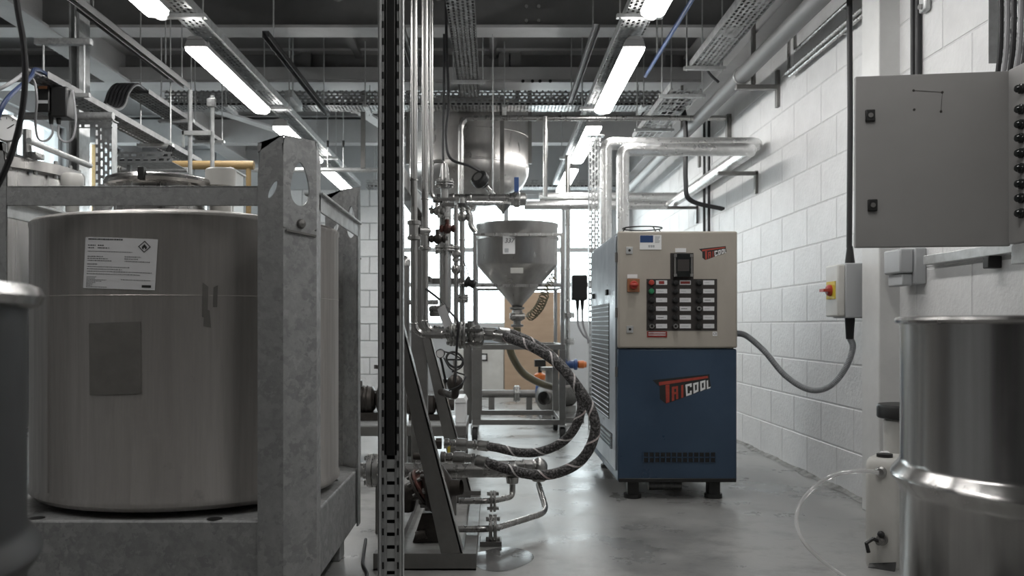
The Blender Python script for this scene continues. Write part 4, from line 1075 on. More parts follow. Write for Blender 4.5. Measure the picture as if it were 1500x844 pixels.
# horizontal header at y~298 with funnel
hd_ = thing('header_pipe', 'steel header tube ending in a small funnel above the hopper', 'pipe', V(.0,4.7,P(0,300,4.7).z))
obj('pipe_run', MB().cyl(P(681.5,297,4.68), P(742,298,5.0), .013, seg=14), 'steel', hd_)
pf = P(737,300,5.0)
obj('funnel', MB().lathe(pf, (0,0,-1), [(.045,-.012),(.045,0),(.03,.02),(.010,.038),(.006,.05),(.001,.055)], 22), 'steel', hd_)
obj('pipe_run', MB().cyl(P(642,303,4.78), P(686,303,4.78), .012, seg=14), 'steel', hd_)
obj('elbow_valve', MB().tube(spline([P(684,305,4.78), P(689,318,4.78), P(690,330,4.78), P(697,340,4.78)]), [.016]*25, 10), 'steel', hd_)

# small fittings round the header
def small_valve(px, py, Y, par, ax=(1,0,0), mt='steel', s=1.0, wheel=None):
    c_ = P(px,py,Y); ax = Vector(ax)
    t = obj('needle_valve', MB().lathe(c_-ax*.035*s, ax, [(.008*s,0),(.017*s,.004*s),(.017*s,.014*s),(.012*s,.018*s),(.022*s,.03*s),(.022*s,.042*s),(.012*s,.054*s),(.017*s,.058*s),(.017*s,.068*s),(.008*s,.072*s)], 18), mt, par)
    T, u, w = MB().frame(ax)
    obj('valve_bonnet', MB().cyl(c_, c_+u*.04*s, .009*s, seg=12), mt, t)
    if wheel: obj('valve_knob', MB().cyl(c_+u*.04*s, c_+u*.055*s, .02*s, seg=8), wheel, t)
    return t
small_valve(655,335,4.22, rv, mt='rust_red', s=1.1)
small_valve(641,350,3.74, ub2, mt='pump_dark')
small_valve(676,318,4.65, r3, wheel='black', s=1.3)
small_valve(668,372,4.6, bulb_pipe, ax=(0,0,1), s=1.2)
small_valve(640,309,4.22, rv, wheel='black', mt='steel')
obj('sight_bulb', MB().lathe(P(668,402,4.585), (0,0,1), [(.012,0),(.022,.012),(.026,.03),(.02,.045),(.012,.05)], 18), 'steel_drum', bulb_pipe)
cn2 = thing('camlock_plug', 'black cone plug hanging from the flanged riser', 'fitting', P(686,412,4.6))
obj('plug_cone', MB().lathe(P(681,412,4.6), (1,-.1,-.35), [(.012,0),(.03,.006),(.03,.02),(.018,.026),(.024,.05),(.02,.06),(.001,.062)], 18), 'black', cn2)
obj('plug_wire', MB().tube(spline([P(687,408,4.6), P(684,395,4.6), P(679,383,4.62)]), .003, 6), 'cable', cn2)
# hose manifold: chunky ball valve and flanges around (660-715, 490)
Ym = 3.62
mf = thing('hose_manifold', 'chunky steel manifold of flanged valves feeding the braided hoses', 'valve', P(690,515,Ym))
zc = P(0,491,Ym).z
flange(mf, V(P(663,0,Ym).x,Ym,zc), (1,0,0), .046, .012, 8)
flange(mf, V(P(677,0,Ym).x,Ym,zc), (1,0,0), .056, .013, 8)
obj('valve_body', MB().lathe(V(P(684,0,Ym).x,Ym,P(0,493,Ym).z), (1,0,0), [(.02,0),(.034,.006),(.046,.02),(.048,.036),(.046,.054),(.034,.066),(.022,.07)], 28), 'steel', mf)
for k in range(5):
    a = V(P(687+4.6*k,0,Ym).x, Ym-.03, P(0,483.5,Ym).z); obj('bolt', MB().cyl(a, a+V(0,-.022,0), .007, seg=6), 'steel', mf)
    a = V(P(687+4.6*k,0,Ym).x, Ym-.03, P(0,503,Ym).z); obj('bolt', MB().cyl(a, a+V(0,-.022,0), .007, seg=6), 'steel', mf)
obj('outlet_spigot', MB().cyl(V(P(706,0,Ym).x,Ym,zc), V(P(722,0,Ym).x,Ym-.01,zc-.002), .022, .019, seg=18), 'steel', mf)
obj('outlet_spigot', MB().cyl(V(P(704,0,Ym).x,Ym+.06,zc+.012), V(P(726,0,Ym).x,Ym+.06,zc+.012), .020, .018, seg=18), 'steel', mf)
obj('top_port', MB().cyl(V(P(690,0,Ym).x,Ym,P(0,484,Ym).z), V(P(690,0,Ym).x,Ym,P(0,470,Ym).z), .016, seg=14), 'steel', mf)
# white tag hanging from a pipe
tgp = thing('paper_tag', 'crumpled white paper tag tied to the manifold pipe', 'tag', P(652,482,3.58))
obj('tag_sheet', MB().prism([P(640.5,453,3.58), P(651,446,3.58), P(663,474,3.58), P(651,482,3.58)], (0,.002,0)), 'paper', tgp, smooth=0)
tag(obj('signal_cable', MB().tube(spline([V(xb_+.006,3.717,P(0,423,3.7).z), P(645,440,3.68), P(660,458,3.60), P(671,472,3.545), P(670,495,3.54), P(668.5,520,3.56), P(668,530,3.7), P(667,560,4.05)]), .005, 8), 'cable'), 'thin black cable drooping across the manifold from the riser', 'cable')
# handwheel valve and gauge below
hwv = thing('handwheel_valve', 'small valve with black ring handwheel below the manifold', 'valve', V(P(667,0,4.1).x,4.1,P(0,565,4.1).z))
hwc = P(666,527,4.05)
obj('handwheel', MB().torus(hwc, (0.35,-.75,.5), .040, .0055, 28, 8), 'black', hwv)
obj('spoke', MB().cyl(hwc+V(-.037,0,0), hwc+V(.037,0,0), .004, seg=8), 'black', hwv)
obj('valve_stem', MB().cyl(hwc, V(hwc.x,4.1,P(0,550,4.1).z), .008, seg=10), 'steel', hwv)
obj('valve_body', MB().lathe(V(hwc.x,4.1,P(0,572,4.1).z), (0,0,1), [(.02,0),(.034,.01),(.04,.03),(.034,.055),(.018,.07)], 22), 'pump_dark', hwv)
obj('valve_pipe', MB().tube(fillet([V(-.255,4.345,P(0,580,4.1).z), V(hwc.x,4.1,P(0,580,4.1).z), V(hwc.x,4.1,P(0,570,4.1).z)], .03), .018, 16), 'pump_dark', hwv)
gg = thing('pressure_gauge', 'small round pressure gauge behind the slanting brace', 'gauge', P(645,524,4.0))
pg = P(645,518,4.0)
obj('gauge_case', MB().lathe(pg, (0,-1,0), [(.001,-.02),(.021,-.02),(.021,.004),(.018,.006)], 24), 'black', gg)
obj('gauge_dial', MB().cyl(pg+V(0,-.001,0), pg+V(0,-.004,0), .018, seg=24), 'white', gg)
obj('gauge_stem', MB().tube([pg+V(0,.005,-.018), pg+V(.005,.05,-.05), V(hwc.x-.044,4.1,P(0,560,4.1).z)], .006, 8), 'black', gg)
for i, pts in enumerate(([P(650,515,4.0), P(664,519,3.98), P(677,528,3.98), P(676,538,3.99), P(662,545,4.0)], [P(650,524,4.02), P(658,538,4.0), P(668,545,4.0), P(680,549,4.05)], [P(658,572,4.02), P(668,568,4.0), P(676,563,4.0), P(682,552,4.05)])):
    tag(obj('air_line', MB().tube(spline(pts), .0035, 8), 'cable'), ['thin black air line looping round the handwheel', 'thin black air line running under the handwheel', 'thin black air line sagging below the handwheel valve'][i], 'cable')

# ------------------------------------------------------------------ pump and low pipework
Yp = 3.56
pu = thing('process_pump', 'dark rusty pump with round casing sitting on the skid base', 'pump', V(-.27,Yp,.056))
pc = P(645,716,Yp)
obj('pump_casing', MB().lathe(V(pc.x,Yp,pc.z), (1,-.25,.12), [(.001,-.07),(.05,-.07),(.055,-.05),(.085,-.045),(.098,-.03),(.098,0),(.092,.012),(.06,.035),(.035,.05),(.03,.09)], 36), 'pump_dark', pu)
obj('casing_ring', MB().torus(V(pc.x-.01,Yp,pc.z), (1,-.25,.12), .098, .010, 36, 8), 'black', pu)
for k in range(8):
    a = 2*math.pi*k/8; q = V(pc.x-.012,Yp,pc.z)+V(.02*math.cos(a), .084*math.cos(a), .084*math.sin(a)); obj('bolt', MB().cyl(q+V(.02,0,0), q+V(-.05,.01,0), .008, seg=6), 'steel_frame', pu)
q0 = P(617,714,3.55); ax = V(.82,-.1,.48).normalized()
obj('angled_flange', MB().cyl(q0-ax*.014, q0-ax*.002, .075, seg=30), 'pump_dark', pu, bevel=.002)
obj('angled_flange', MB().cyl(q0+ax*.002, q0+ax*.014, .075, seg=30), 'rust_red', pu, bevel=.002)
for k in range(8):
    T, u, w = MB().frame(ax); a = 2*math.pi*k/8+.2; cq = q0+(u*math.cos(a)+w*math.sin(a))*.06; obj('bolt', MB().cyl(cq-ax*.03, cq+ax*.03, .008, seg=6), 'steel_frame', pu)
obj('suction_neck', MB().cyl(q0, V(pc.x-.02,Yp,pc.z), .05, seg=24), 'pump_dark', pu)
obj('suction_neck', MB().tube(spline([q0-ax*.012, q0-ax*.06+V(0,.02,0), q0+V(-.07,.05,-.09)]), .04, 16), 'pump_dark', pu)
obj('pump_foot', MB().prism([P(604,795.5,Yp), P(646,795.5,Yp), P(640,752,Yp), P(618,752,Yp)], (0,.10,0)), 'pump_dark', pu, smooth=0, bevel=.004)
obj('drain_plug', MB().cyl(P(610,786,3.55), P(624,782,3.55), .02, seg=12), 'pump_dark', pu)
if False: obj('motor', MB().lathe(V(pc.x-.03,Yp+.05,pc.z), (0,1,0), [(.001,0),(.07,0),(.075,.01),(.075,.26),(.06,.28),(.001,.28)], 28), 'pump_dark', pu)
if False: obj('motor_fin', MB().torus(V(pc.x-.03,Yp+.08+.022*k,pc.z), (0,1,0), .076, .004, 24, 5), 'pump_dark', pu)
if False: obj('motor_foot', MB().box(pc.x-.08, pc.x+.02, Yp+.1, Yp+.3, .056, pc.z-.06), 'pump_dark', pu, smooth=0)
# header L1 (fat) with flange pair at the left end
zL = P(0,689,3.75).z
L1 = thing('header_pipe', 'fat low steel header pipe with flange pair beside the tank', 'pipe', V(-.2,3.75,zL-.04))
xl0, xl1 = P(541,0,3.75).x, P(752,0,3.75).x
obj('pipe_run', MB().tube([V(xl0-.12,3.75,zL), V(xl1,3.75,zL)], .031, 24), 'steel', L1)
flange(L1, V(P(547,0,3.75).x,3.75,zL), (1,0,0), .072, .024, 8)
obj('end_cap', MB().sphere(V(xl1,3.75,zL), .031, 20, 10), 'steel', L1)
obj('support_foot', MB().box(xl0+.03, xl0+.06, 3.72, 3.78, .0, zL-.03), 'steel_frame', L1, smooth=0)
obj('tee_collar', MB().cyl(V(xl1-.004,3.75,zL-.028), V(xl1-.004,3.75,zL-.055), .028, .024, seg=20), 'steel', L1)
zs1 = P(0,737,3.6).z; zs2 = P(0,771,3.6).z
xs = P(722,0,3.6).x
d1 = pipe('drain_pipe', [V(xl1-.004,3.75,zL-.060), V(xl1-.004,3.74,zs1), V(xs,3.64,zs1), V(P(672,0,3.64).x,3.64,zs1)], .0125, 'thin steel drain bending from the fat header into the pump', bend=.05, flanges=[(V(xs,3.64,zs1),(1,0,0),.044)])
L2z = P(0,682,4.1).z
x2 = P(789,0,4.1).x
L2 = thing('header_pipe', 'slimmer low steel header pipe ending in a round tee', 'pipe', V(.1,4.1,L2z-.03))
obj('pipe_run', MB().tube([V(-.36,4.1,L2z), V(x2,4.1,L2z)], .024, 20), 'steel', L2)
obj('pipe_collar', MB().cyl(V(P(765,0,4.1).x,4.1,L2z), V(P(780,0,4.1).x,4.1,L2z), .029, seg=20), 'steel', L2)
obj('tee_body', MB().sphere(V(x2,4.1,L2z-.006), .042, 22, 12), 'steel', L2)
obj('tee_collar', MB().cyl(V(x2,4.1,L2z-.035), V(x2,4.1,L2z-.072), .038, .03, seg=22), 'steel', L2)
obj('support_foot', MB().box(-.2, -.17, 4.08, 4.12, 0, L2z-.02), 'steel_frame', L2, smooth=0)
d2 = pipe('drain_pipe', [V(x2,4.1,L2z-.088), V(P(801,0,3.85).x,3.85,zs2+.004), V(xs,3.55,zs2), V(P(650,0,3.55).x,3.55,zs2)], .0135, 'lower steel drain bending round from the slim header to the floor flange', bend=.07, flanges=[(V(xs,3.55,zs2),(1,0,0),.058)])
obj('drain_foot', MB().box(xs-.052, xs+.035, 3.5, 3.6, 0, .02), 'steel_frame', d2, smooth=0, bevel=.002)

# hose connectors low
def hose_conn(px, py, Y, label, L=.12):
    t = thing('hose_coupling', label, 'coupling', P(px,py,Y)); a = P(px,py,Y)
    obj('coupling_body', MB().lathe(a, (1,-.05,-.04), [(.010,-.02),(.022,-.018),(.022,0),(.018,.004),(.018,.03),(.026,.034),(.026,L-.04),(.018,L-.036),(.018,L-.012),(.022,L-.01),(.022,L),(.012,L+.004)], 18), 'steel', t)
    obj('coupling_nut', MB().cyl(a+V(-.03,0,0), a+V(-.055,0,0), .024, seg=6), 'pump_dark', t)
    obj('coupling_stem', MB().cyl(a+V(-.04,0,0), a+V(-.13,.02,-.0), .015, seg=12), 'pump_dark', t)
    return t
c1 = hose_conn(657,650,3.85,'upper steel hose coupling above the pump casing')
c2 = hose_conn(652,669.5,3.62,'lower steel hose coupling resting over the pump casing')
obj('yellow_tag', MB().box(P(655,0,3.8).x, P(659,0,3.8).x, 3.83, 3.832, P(0,672,3.8).z, P(0,656,3.8).z), 'yellow', c1, smooth=0)

# ------------------------------------------------------------------ braided hoses
def hose(pts, r, label):
    t = thing('braided_hose', label, 'hose', Vector(pts[len(pts)//2]))
    sp = spline(pts, 12)
    obj('hose_body', MB().tube(sp, r, 14), 'hose_dark', t)
    # helical tracer stripe
    m = MB(); n = len(sp); acc = 0; hel = []
    T, u, w = m.frame(sp[1]-sp[0])
    fine = []
    for i in range(n-1):
        for k in range(3): fine.append(sp[i].lerp(sp[i+1], k/3))
    fine.append(sp[-1])
    L = 0; vs, f = [], []
    for i, p in enumerate(fine):
        tg = (fine[min(i+1,len(fine)-1)]-fine[max(i-1,0)]).normalized()
        u = (u - tg*u.dot(tg)).normalized(); w = tg.cross(u)
        if i: L += (p-fine[i-1]).length
        for da in (-.24, .24, .24, -.24):
            a = L/.125*2*math.pi + da
            rr = r*1.035 if len(vs) % 4 < 2 else r*.97
            vs.append(p + (u*math.cos(a)+w*math.sin(a))*rr)
    for i in range(len(fine)-1):
        for k in range(4): f.append((i*4+k, i*4+(k+1)%4, i*4+4+(k+1)%4, i*4+4+k))
    obj('tracer_stripe', MB().add(vs, f), 'hose_stripe', t)
    obj('hose_ferrule', MB().cyl(sp[0]-(sp[1]-sp[0]).normalized()*.01, sp[0]+(sp[1]-sp[0]).normalized()*.035, r*1.2, seg=16), 'steel', t)
    obj('hose_ferrule', MB().cyl(sp[-1]-(sp[-1]-sp[-2]).normalized()*.035, sp[-1]+(sp[-1]-sp[-2]).normalized()*.01, r*1.2, seg=16), 'steel', t)
    return t
hose([P(728.5,492,3.605), P(745,495,3.58), P(783,510,3.5), P(815,531,3.47), P(838,556,3.45), P(862,592,3.45), P(872,625,3.45), P(862,660,3.46), P(838,684,3.48), P(800,696,3.5), P(760,692,3.53), P(720,680,3.56), P(701.5,675.5,3.58)], .0205, 'outer braided hose with pale spiral tracer sweeping down to the lower coupling')
hose([P(733,487,3.68), P(752,490,3.7), P(790,508,3.7), P(825,538,3.7), P(845,568,3.7), P(852,595,3.7), P(843,625,3.72), P(822,649,3.75), P(790,662,3.78), P(760,663,3.8), P(725,655.5,3.83), P(703.5,652.5,3.85)], .0195, 'inner braided hose with pale spiral tracer sweeping down to the upper coupling')

# bench-height pump skid behind the tank
Yk = 5.4
ks = thing('low_bench', 'low grey steel bench frame behind the A-frame skid', 'frame', V(-.55,5.6,0))
zk = P(0,624,Yk).z
kx0, kx1 = -.95, P(683,0,Yk).x
for y in (Yk, Yk+.55): obj('bench_rail', MB().box(kx0, kx1, y-.03, y+.03, zk-.06, zk), 'steel_frame', ks, smooth=0, bevel=.003)
for x in (kx0+.03, -.55, kx1-.03):
    obj('bench_rail', MB().box(x-.03, x+.03, Yk+.03, Yk+.52, zk-.058, zk-.002), 'steel_frame', ks, smooth=0)
    for y in (Yk, Yk+.55): obj('leg', MB().box(x-.025, x+.025, y-.025, y+.025, 0, zk-.06), 'steel_frame', ks, smooth=0)
obj('bench_top', MB().box(kx0, kx1, Yk-.03, Yk+.58, zk, zk+.006), 'galv_light', ks, smooth=0)
def motor_pump(name, c, s, label, mt='pump_dark', axis=(1,0,0)):
    t = thing(name, label, 'pump', c); c = Vector(c); ax = Vector(axis).normalized()
    h = .13*s
    obj('motor_body', MB().lathe(c+V(0,0,h), ax, [(.001,-.22*s),(.07*s,-.22*s),(.085*s,-.2*s),(.085*s,.02*s),(.06*s,.04*s),(.001,.04*s)], 24), mt, t)
    for k in range(8): obj('motor_fin', MB().torus(c+V(0,0,h)+ax*(-.18+.024*k)*s, ax, .087*s, .005*s, 22, 5), mt, t)
    obj('pump_volute', MB().lathe(c+V(0,0,h), ax, [(.03*s,.04*s),(.09*s,.06*s),(.115*s,.08*s),(.115*s,.12*s),(.08*s,.15*s),(.05*s,.16*s),(.05*s,.2*s)], 26), mt, t)
    obj('outlet', MB().cyl(c+V(0,0,h)+ax*.1*s, c+V(0,0,h+.22*s)+ax*.1*s, .035*s, seg=16), mt, t)
    obj('outlet_flange', MB().cyl(c+V(0,0,h+.2*s)+ax*.1*s, c+V(0,0,h+.225*s)+ax*.1*s, .07*s, seg=20), mt, t)
    obj('terminal_box', MB().obox(c+V(0,0,h+.1*s)-ax*.1*s, ax*.05*s, ax.cross(V(0,0,1))*.04*s, V(0,0,.025*s)), 'black', t, bevel=.004)
    obj('pump_foot', MB().obox(c+V(0,0,.025*s)-ax*.05*s, ax*.14*s, ax.cross(V(0,0,1))*.07*s, V(0,0,.025*s)), mt, t)
    return t
motor_pump('motor_pump', V(-.80,5.7,zk+.007), 1.0, 'dark motor pump on the low bench behind the tank')
motor_pump('motor_pump', V(-.40,5.7,zk+.007), .74, 'dark motor pump on the low bench behind the slanting brace')
bxo = thing('white_bin', 'white plastic box standing on the low bench', 'box', V(-.26,5.62,zk+.006))
obj('bin_body', MB().box(-.235,-.17,5.5,5.8,zk+.006,P(0,590,5.5).z), 'white', bxo, bevel=.006)
obj('bin_lid', MB().prism([V(-.24,5.49,P(0,590,5.5).z), V(-.165,5.49,P(0,590,5.5).z), V(-.18,5.49,P(0,583,5.5).z), V(-.22,5.49,P(0,583,5.5).z)], (0,.32,0)), 'white', bxo, smooth=0)
# filter housing
fh = thing('filter_housing', 'slim grey filter cylinder with domed cap behind the slotted upright', 'filter', V(P(592,0,5.2).x,5.2,.0))
fx2 = P(592,0,5.2).x
obj('filter_body', MB().cyl(V(fx2,5.2,P(0,560,5.2).z), V(fx2,5.2,P(0,388,5.2).z), .033, seg=24), 'steel_frame', fh)
obj('filter_cap', MB().lathe(V(fx2,5.2,P(0,390,5.2).z), (0,0,1), [(.038,0),(.038,.03),(.03,.05),(.012,.062),(.001,.064)], 24), 'steel', fh)
obj('filter_leg', MB().cyl(V(fx2,5.2,0), V(fx2,5.2,P(0,560,5.2).z), .015, seg=12), 'steel_frame', fh)
obj('filter_port', MB().cyl(V(fx2,5.2,P(0,443,5.2).z), V(P(642,0,5.2).x,5.2,P(0,443,5.2).z), .014, seg=14), 'steel', fh)

# ================================================================== OVERHEAD DISHED VESSEL
VYc = 8.5; vx = P(687,0,VYc).x; vr = .575
zk2 = P(0,234,7.95).z
ve = thing('dished_vessel', 'large steel vessel with dished bottom hanging from the roof', 'vessel', V(vx,VYc,P(0,303,VYc).z))
dome = [(vr*math.sin(a), zk2 - .36*math.cos(a)) for a in [math.pi/2*k/14 for k in range(15)]]
obj('vessel_shell', MB().lathe(V(vx,VYc,0), (0,0,1), dome + [(vr,zk2+.004),(vr+.004,zk2+.008),(vr+.004,zk2+.02),(vr,zk2+.024),(vr,2.93)], 72), 'steel_vessel', ve)
obj('vessel_lid', MB().lathe(V(vx,VYc,0), (0,0,1), [(vr,2.92),(vr+.03,2.925),(vr+.03,2.95),(vr-.02,2.955),(.2,2.98),(.01,2.985)], 48), 'steel_vessel', ve)
obj('weld_ring', MB().torus(V(vx,VYc,P(0,205,7.95).z+.12), (0,0,1), vr, .004, 64, 6), 'steel_vessel', ve)
for px in (735, 640, 770):
    x = P(px,0,6.6).x
for a in (1.45, 2.2, 3.9, 4.8):
    x, y = vx+vr*math.sin(a)*1.02, VYc-vr*math.cos(a)*1.02
    obj('support_strap', MB().box(x-.02, x+.02, y-.012, y+.012, zk2-.12 if a == -.9 else zk2+.05, ZC-.01), 'steel_frame', ve, smooth=0)
xleg = P(735.5,0,7.9).x
obj('support_strap', MB().box(xleg-.02, xleg+.02, 7.88, 7.92, P(0,300,7.9).z, 2.93), 'steel_frame', ve, smooth=0, bevel=.002)
obj('bottom_nozzle', MB().cyl(V(vx,VYc,zk2-.35), V(vx,VYc,P(0,310,VYc).z), .035, seg=18), 'steel', ve)
flange(ve, V(vx,VYc,P(0,306,VYc).z), (0,0,1), .07, .014, 6)
ac = thing('valve_actuator', 'black round actuator on a slanted stem under the vessel', 'valve', P(712,292,6.5))
a0_, a1_ = P(705,265,6.45), P(727,291,6.6)
axn = (a1_-a0_).normalized()
obj('actuator_head', MB().lathe(a0_-axn*.05, axn, [(.001,0),(.055,0),(.065,.012),(.065,.055),(.05,.07),(.03,.075),(.03,.10)], 26), 'black', ac)
obj('actuator_face', MB().cyl(a0_-axn*.052, a0_-axn*.05, .035, seg=20), 'steel_frame', ac)
obj('actuator_stem', MB().cyl(a0_+axn*.02, a1_+axn*.05, .018, seg=14), 'steel', ac)
outp = pipe('process_pipe', [P(640,290,6.5), P(745,290,6.5)], .03, 'steel outlet pipe with a blue-handled valve under the vessel', clips=[(P(690,290,6.5),(1,0,0)),(P(665,290,6.5),(1,0,0))])
obj('hanger_rod', MB().cyl(P(722,286,6.5), V(P(722,0,6.5).x,6.5,ZC-.003), .005, seg=8), 'galv_light', outp)
bv = obj('ball_valve', MB().lathe(P(744,292,6.5), (1,0,0), [(.025,0),(.045,.01),(.05,.04),(.06,.05),(.06,.08),(.05,.09),(.045,.13),(.025,.14)], 24), 'steel', outp)
obj('blue_handle', MB().box(P(753,0,6.5).x, P(760,0,6.5).x, 6.48, 6.5, P(0,287,6.5).z, P(0,260,6.5).z), 'blue', bv, smooth=0, bevel=.004)
for i, pts in enumerate(([V(-.335,6.3,ZC-.004), V(-.332,6.3,2.9), P(657,150,6.3), P(653,200,6.3), P(660,232,6.3), P(688,243,6.33), P(703,251,6.36)], [V(-.36,6.5,ZC-.01), V(-.36,6.5,2.7), P(649,215,6.55), P(651,270,6.55)])):
    tag(obj('signal_cable', MB().tube(spline(pts), .010, 8), 'cable'), ['black cable drooping past the vessel to the actuator', 'black cable hanging straight down past the vessel'][i], 'cable')

# ================================================================== LAGGED PIPES
def lag(pts, r, label, bend=.055):
    t = pipe('lagged_pipe', pts, r, label, 'foil', bend, 20, cat='pipe')
    return t
ya, yb2 = 5.64, 5.95
za = P(0,219,ya).z
l1 = lag([V(P(912,0,ya).x,ya,1.30), V(P(912,0,ya).x,ya,za), V(1.66,ya,za), V(1.66,8.25,za), V(P(768,0,8.25).x,8.25,za)], .042, 'foil-lagged pipe rising behind the chiller, lower run along the wall')
zb3 = P(0,213,yb2).z+.012
l2 = lag([V(P(887,0,yb2).x,yb2,.9), V(P(887,0,yb2).x,yb2,zb3), V(1.79,yb2,zb3), V(1.79,8.42,zb3), V(P(790,0,8.42).x,8.42,zb3)], .042, 'foil-lagged pipe rising beside the chiller, nearer the block wall')
for y in (6.2, 8.0):
    b = thing('wall_bracket', ['grey bracket holding the lagged pipes near the chiller', 'grey bracket holding the lagged pipes near the far end'][0 if y < 7 else 1], 'bracket', (XW, y, za-.2))
    obj('back_plate', MB().box(XW-.02, XW, y-.02, y+.02, za-.20, za-.04), 'steel_frame', b, smooth=0, bevel=.002)
    obj('bracket_arm', MB().box(1.58, XW, y-.02, y+.02, za-.07, za-.045), 'steel_frame', b, smooth=0, bevel=.002)
# perforated post with black box
Yq = 7.4
pp = thing('perforated_post', 'tall perforated steel post behind the chiller', 'post', V(P(871,0,Yq).x,Yq,0))
xq0, xq1 = P(863,0,Yq).x, P(880,0,Yq).x
obj('post_face', MB().box(xq0, xq1, Yq, Yq+.002, 0, P(0,199,Yq).z), 'perf_zx', pp, smooth=0)
obj('post_side', MB().box(xq0-.002, xq0, Yq, Yq+.06, 0, P(0,199,Yq).z), 'galv_light', pp, smooth=0)
obj('post_side', MB().box(xq1, xq1+.002, Yq, Yq+.06, 0, P(0,199,Yq).z), 'galv_light', pp, smooth=0)
obj('post_head', MB().box(xq0-.03, xq1+.03, Yq-.02, Yq+.08, P(0,199,Yq).z, P(0,199,Yq).z+.01), 'galv_light', pp, smooth=0)
jb = thing('junction_box', 'black control box with two cables on the perforated post', 'box', P(849,440,Yq))
xj0, xj1 = P(837.5,0,Yq).x, P(860,0,Yq).x
obj('box_body', MB().box(xj0, xj1, Yq-.04, Yq+.08, P(0,440,Yq).z, P(0,403,Yq).z), 'black', jb, bevel=.012)
for px in (846, 853):
    obj('box_gland', MB().cyl(V(P(px,0,Yq).x,Yq,P(0,440,Yq).z), V(P(px,0,Yq).x,Yq,P(0,454,Yq).z), .018, .012, seg=14), 'black', jb)
    pts = [V(P(px,0,Yq).x,Yq,P(0,453,Yq).z), P(px+1,475,Yq), P(px+8,490+(px-846)*.8,Yq-.02-(px-846)*.005), P(862,497+(px-846)*.9,Yq-.02-(px-846)*.005)]
    tag(obj('signal_cable', MB().tube(spline(pts), .009, 8), 'cable_grey'), 'grey cable hanging below the black control box', 'cable', 'cables below the control box')
# tall pipe with flanges, orange-handled valve
Yr = 8.6; xr = P(831.5,0,Yr).x
tp2 = pipe('process_pipe', [V(xr,Yr,P(0,228,Yr).z), V(xr,Yr,.32)], .026, 'tall steel pipe with flanges left of the black control box', flanges=[(V(xr,Yr,P(0,462,Yr).z),(0,0,1),.07),(V(xr,Yr,P(0,500,Yr).z),(0,0,1),.07)], clips=[(V(xr,Yr,P(0,y,Yr).z),(0,0,1)) for y in (330,395,440)])
ov = obj('ball_valve', MB().lathe(P(822,534,Yr), (1,0,0), [(.03,0),(.055,.01),(.055,.04),(.04,.05),(.04,.12),(.055,.13),(.055,.155),(.03,.16)], 22), 'blue', tp2)
obj('orange_handle', MB().lathe(P(846,534,Yr), (1,0,0), [(.025,0),(.038,.01),(.038,.06),(.03,.07),(.03,.085),(.001,.09)], 18), 'orange', ov)
Yf2 = 9.0
lp2 = pipe('floor_pipe', [P(640,577,Yf2), P(800,577,Yf2)], .04, 'dark low pipe with flange pair crossing behind the trolley', mt='steel_frame', flanges=[(P(757,577,Yf2),(1,0,0),.085)])
for px in (720, 775): obj('pipe_support', MB().box(P(px,0,Yf2).x-.03, P(px,0,Yf2).x+.03, Yf2-.05, Yf2+.05, 0, P(0,577,Yf2).z-.035), 'steel_frame', lp2, smooth=0)
bl = thing('gate_valve', 'dark blue gate valve with orange top on the low pipe', 'valve', P(791,592,Yf2))
obj('valve_body', MB().lathe(P(784,577,Yf2), (1,0,0), [(.04,0),(.085,.005),(.085,.03),(.05,.04),(.05,.07),(.085,.08),(.085,.10),(.04,.105)], 22), 'blue', bl)
obj('valve_bonnet', MB().cyl(P(791,577,Yf2), P(791,552,Yf2), .035, seg=16), 'blue', bl)
obj('valve_top', MB().lathe(P(791,556,Yf2), (0,0,1), [(.05,0),(.06,.02),(.06,.05),(.03,.07),(.001,.07)], 20), 'orange', bl)
obj('valve_box', MB().box(P(783,0,Yf2).x, P(799,0,Yf2).x, Yf2-.06, Yf2+.05, P(0,537,Yf2).z, P(0,527,Yf2).z).cyl(P(791,552,Yf2), P(791,537,Yf2), .02, seg=12), 'black', bl)
motor_pump('motor_pump', V(P(815,0,8.3).x,8.3,.05), 1.25, 'dark steel motor pump standing behind the hopper trolley', mt='steel_frame', axis=(-.5,-.8,0))
obj_pl = tag(obj('pump_plinth', MB().box(P(790,0,8.3).x, P(850,0,8.3).x, 7.95, 8.7, 0, .05), 'steel_frame', smooth=0, bevel=.004), 'low steel plinth under the motor pump', 'plinth')

# ================================================================== HOPPER ON TROLLEY
HY = 7.02; hx_ = P(757.5,0,HY).x; hr = .322
hp = thing('cone_hopper', 'grey steel cone hopper numbered on a white label', 'hopper', V(hx_,HY,.9))
z = lambda py: P(0,py,6.72).z
obj('hopper_shell', MB().lathe(V(hx_,HY,0), (0,0,1), [(hr-.02,z(330)),(hr-.003,z(326)),(hr+.006,z(323)),(hr+.006,z(326.5)),(hr,z(329)),(hr,z(384)),(hr-.008,z(387)),(.045,z(446)),(.04,z(449))], 64), 'steel_vessel', hp)
obj('hopper_band', MB().lathe(V(hx_,HY,0), (0,0,1), [(hr,z(347)),(hr+.01,z(347)),(hr+.01,z(343)),(hr,z(343))], 64), 'steel_vessel', hp)
lbx = P(745,0,6.70).x
lp_ = obj('number_label', MB().box(P(736.5,0,6.70).x, P(754.5,0,6.70).x, 6.695, 6.703, P(0,372,6.70).z, P(0,345.5,6.70).z), 'white', hp, smooth=0)
text_mesh('337', .048, V(lbx+.004,6.694,P(0,353,6.7).z), (1,0,0), (0,0,1), 'ink', lp_, 'lettering', slant=.25)
obj('label_mark', MB().box(P(739,0,6.7).x, P(745,0,6.7).x, 6.6935, 6.6955, P(0,370,6.7).z, P(0,364,6.7).z), 'plastic_grey', lp_, smooth=0)
cp = P(757,396.5,6.74)
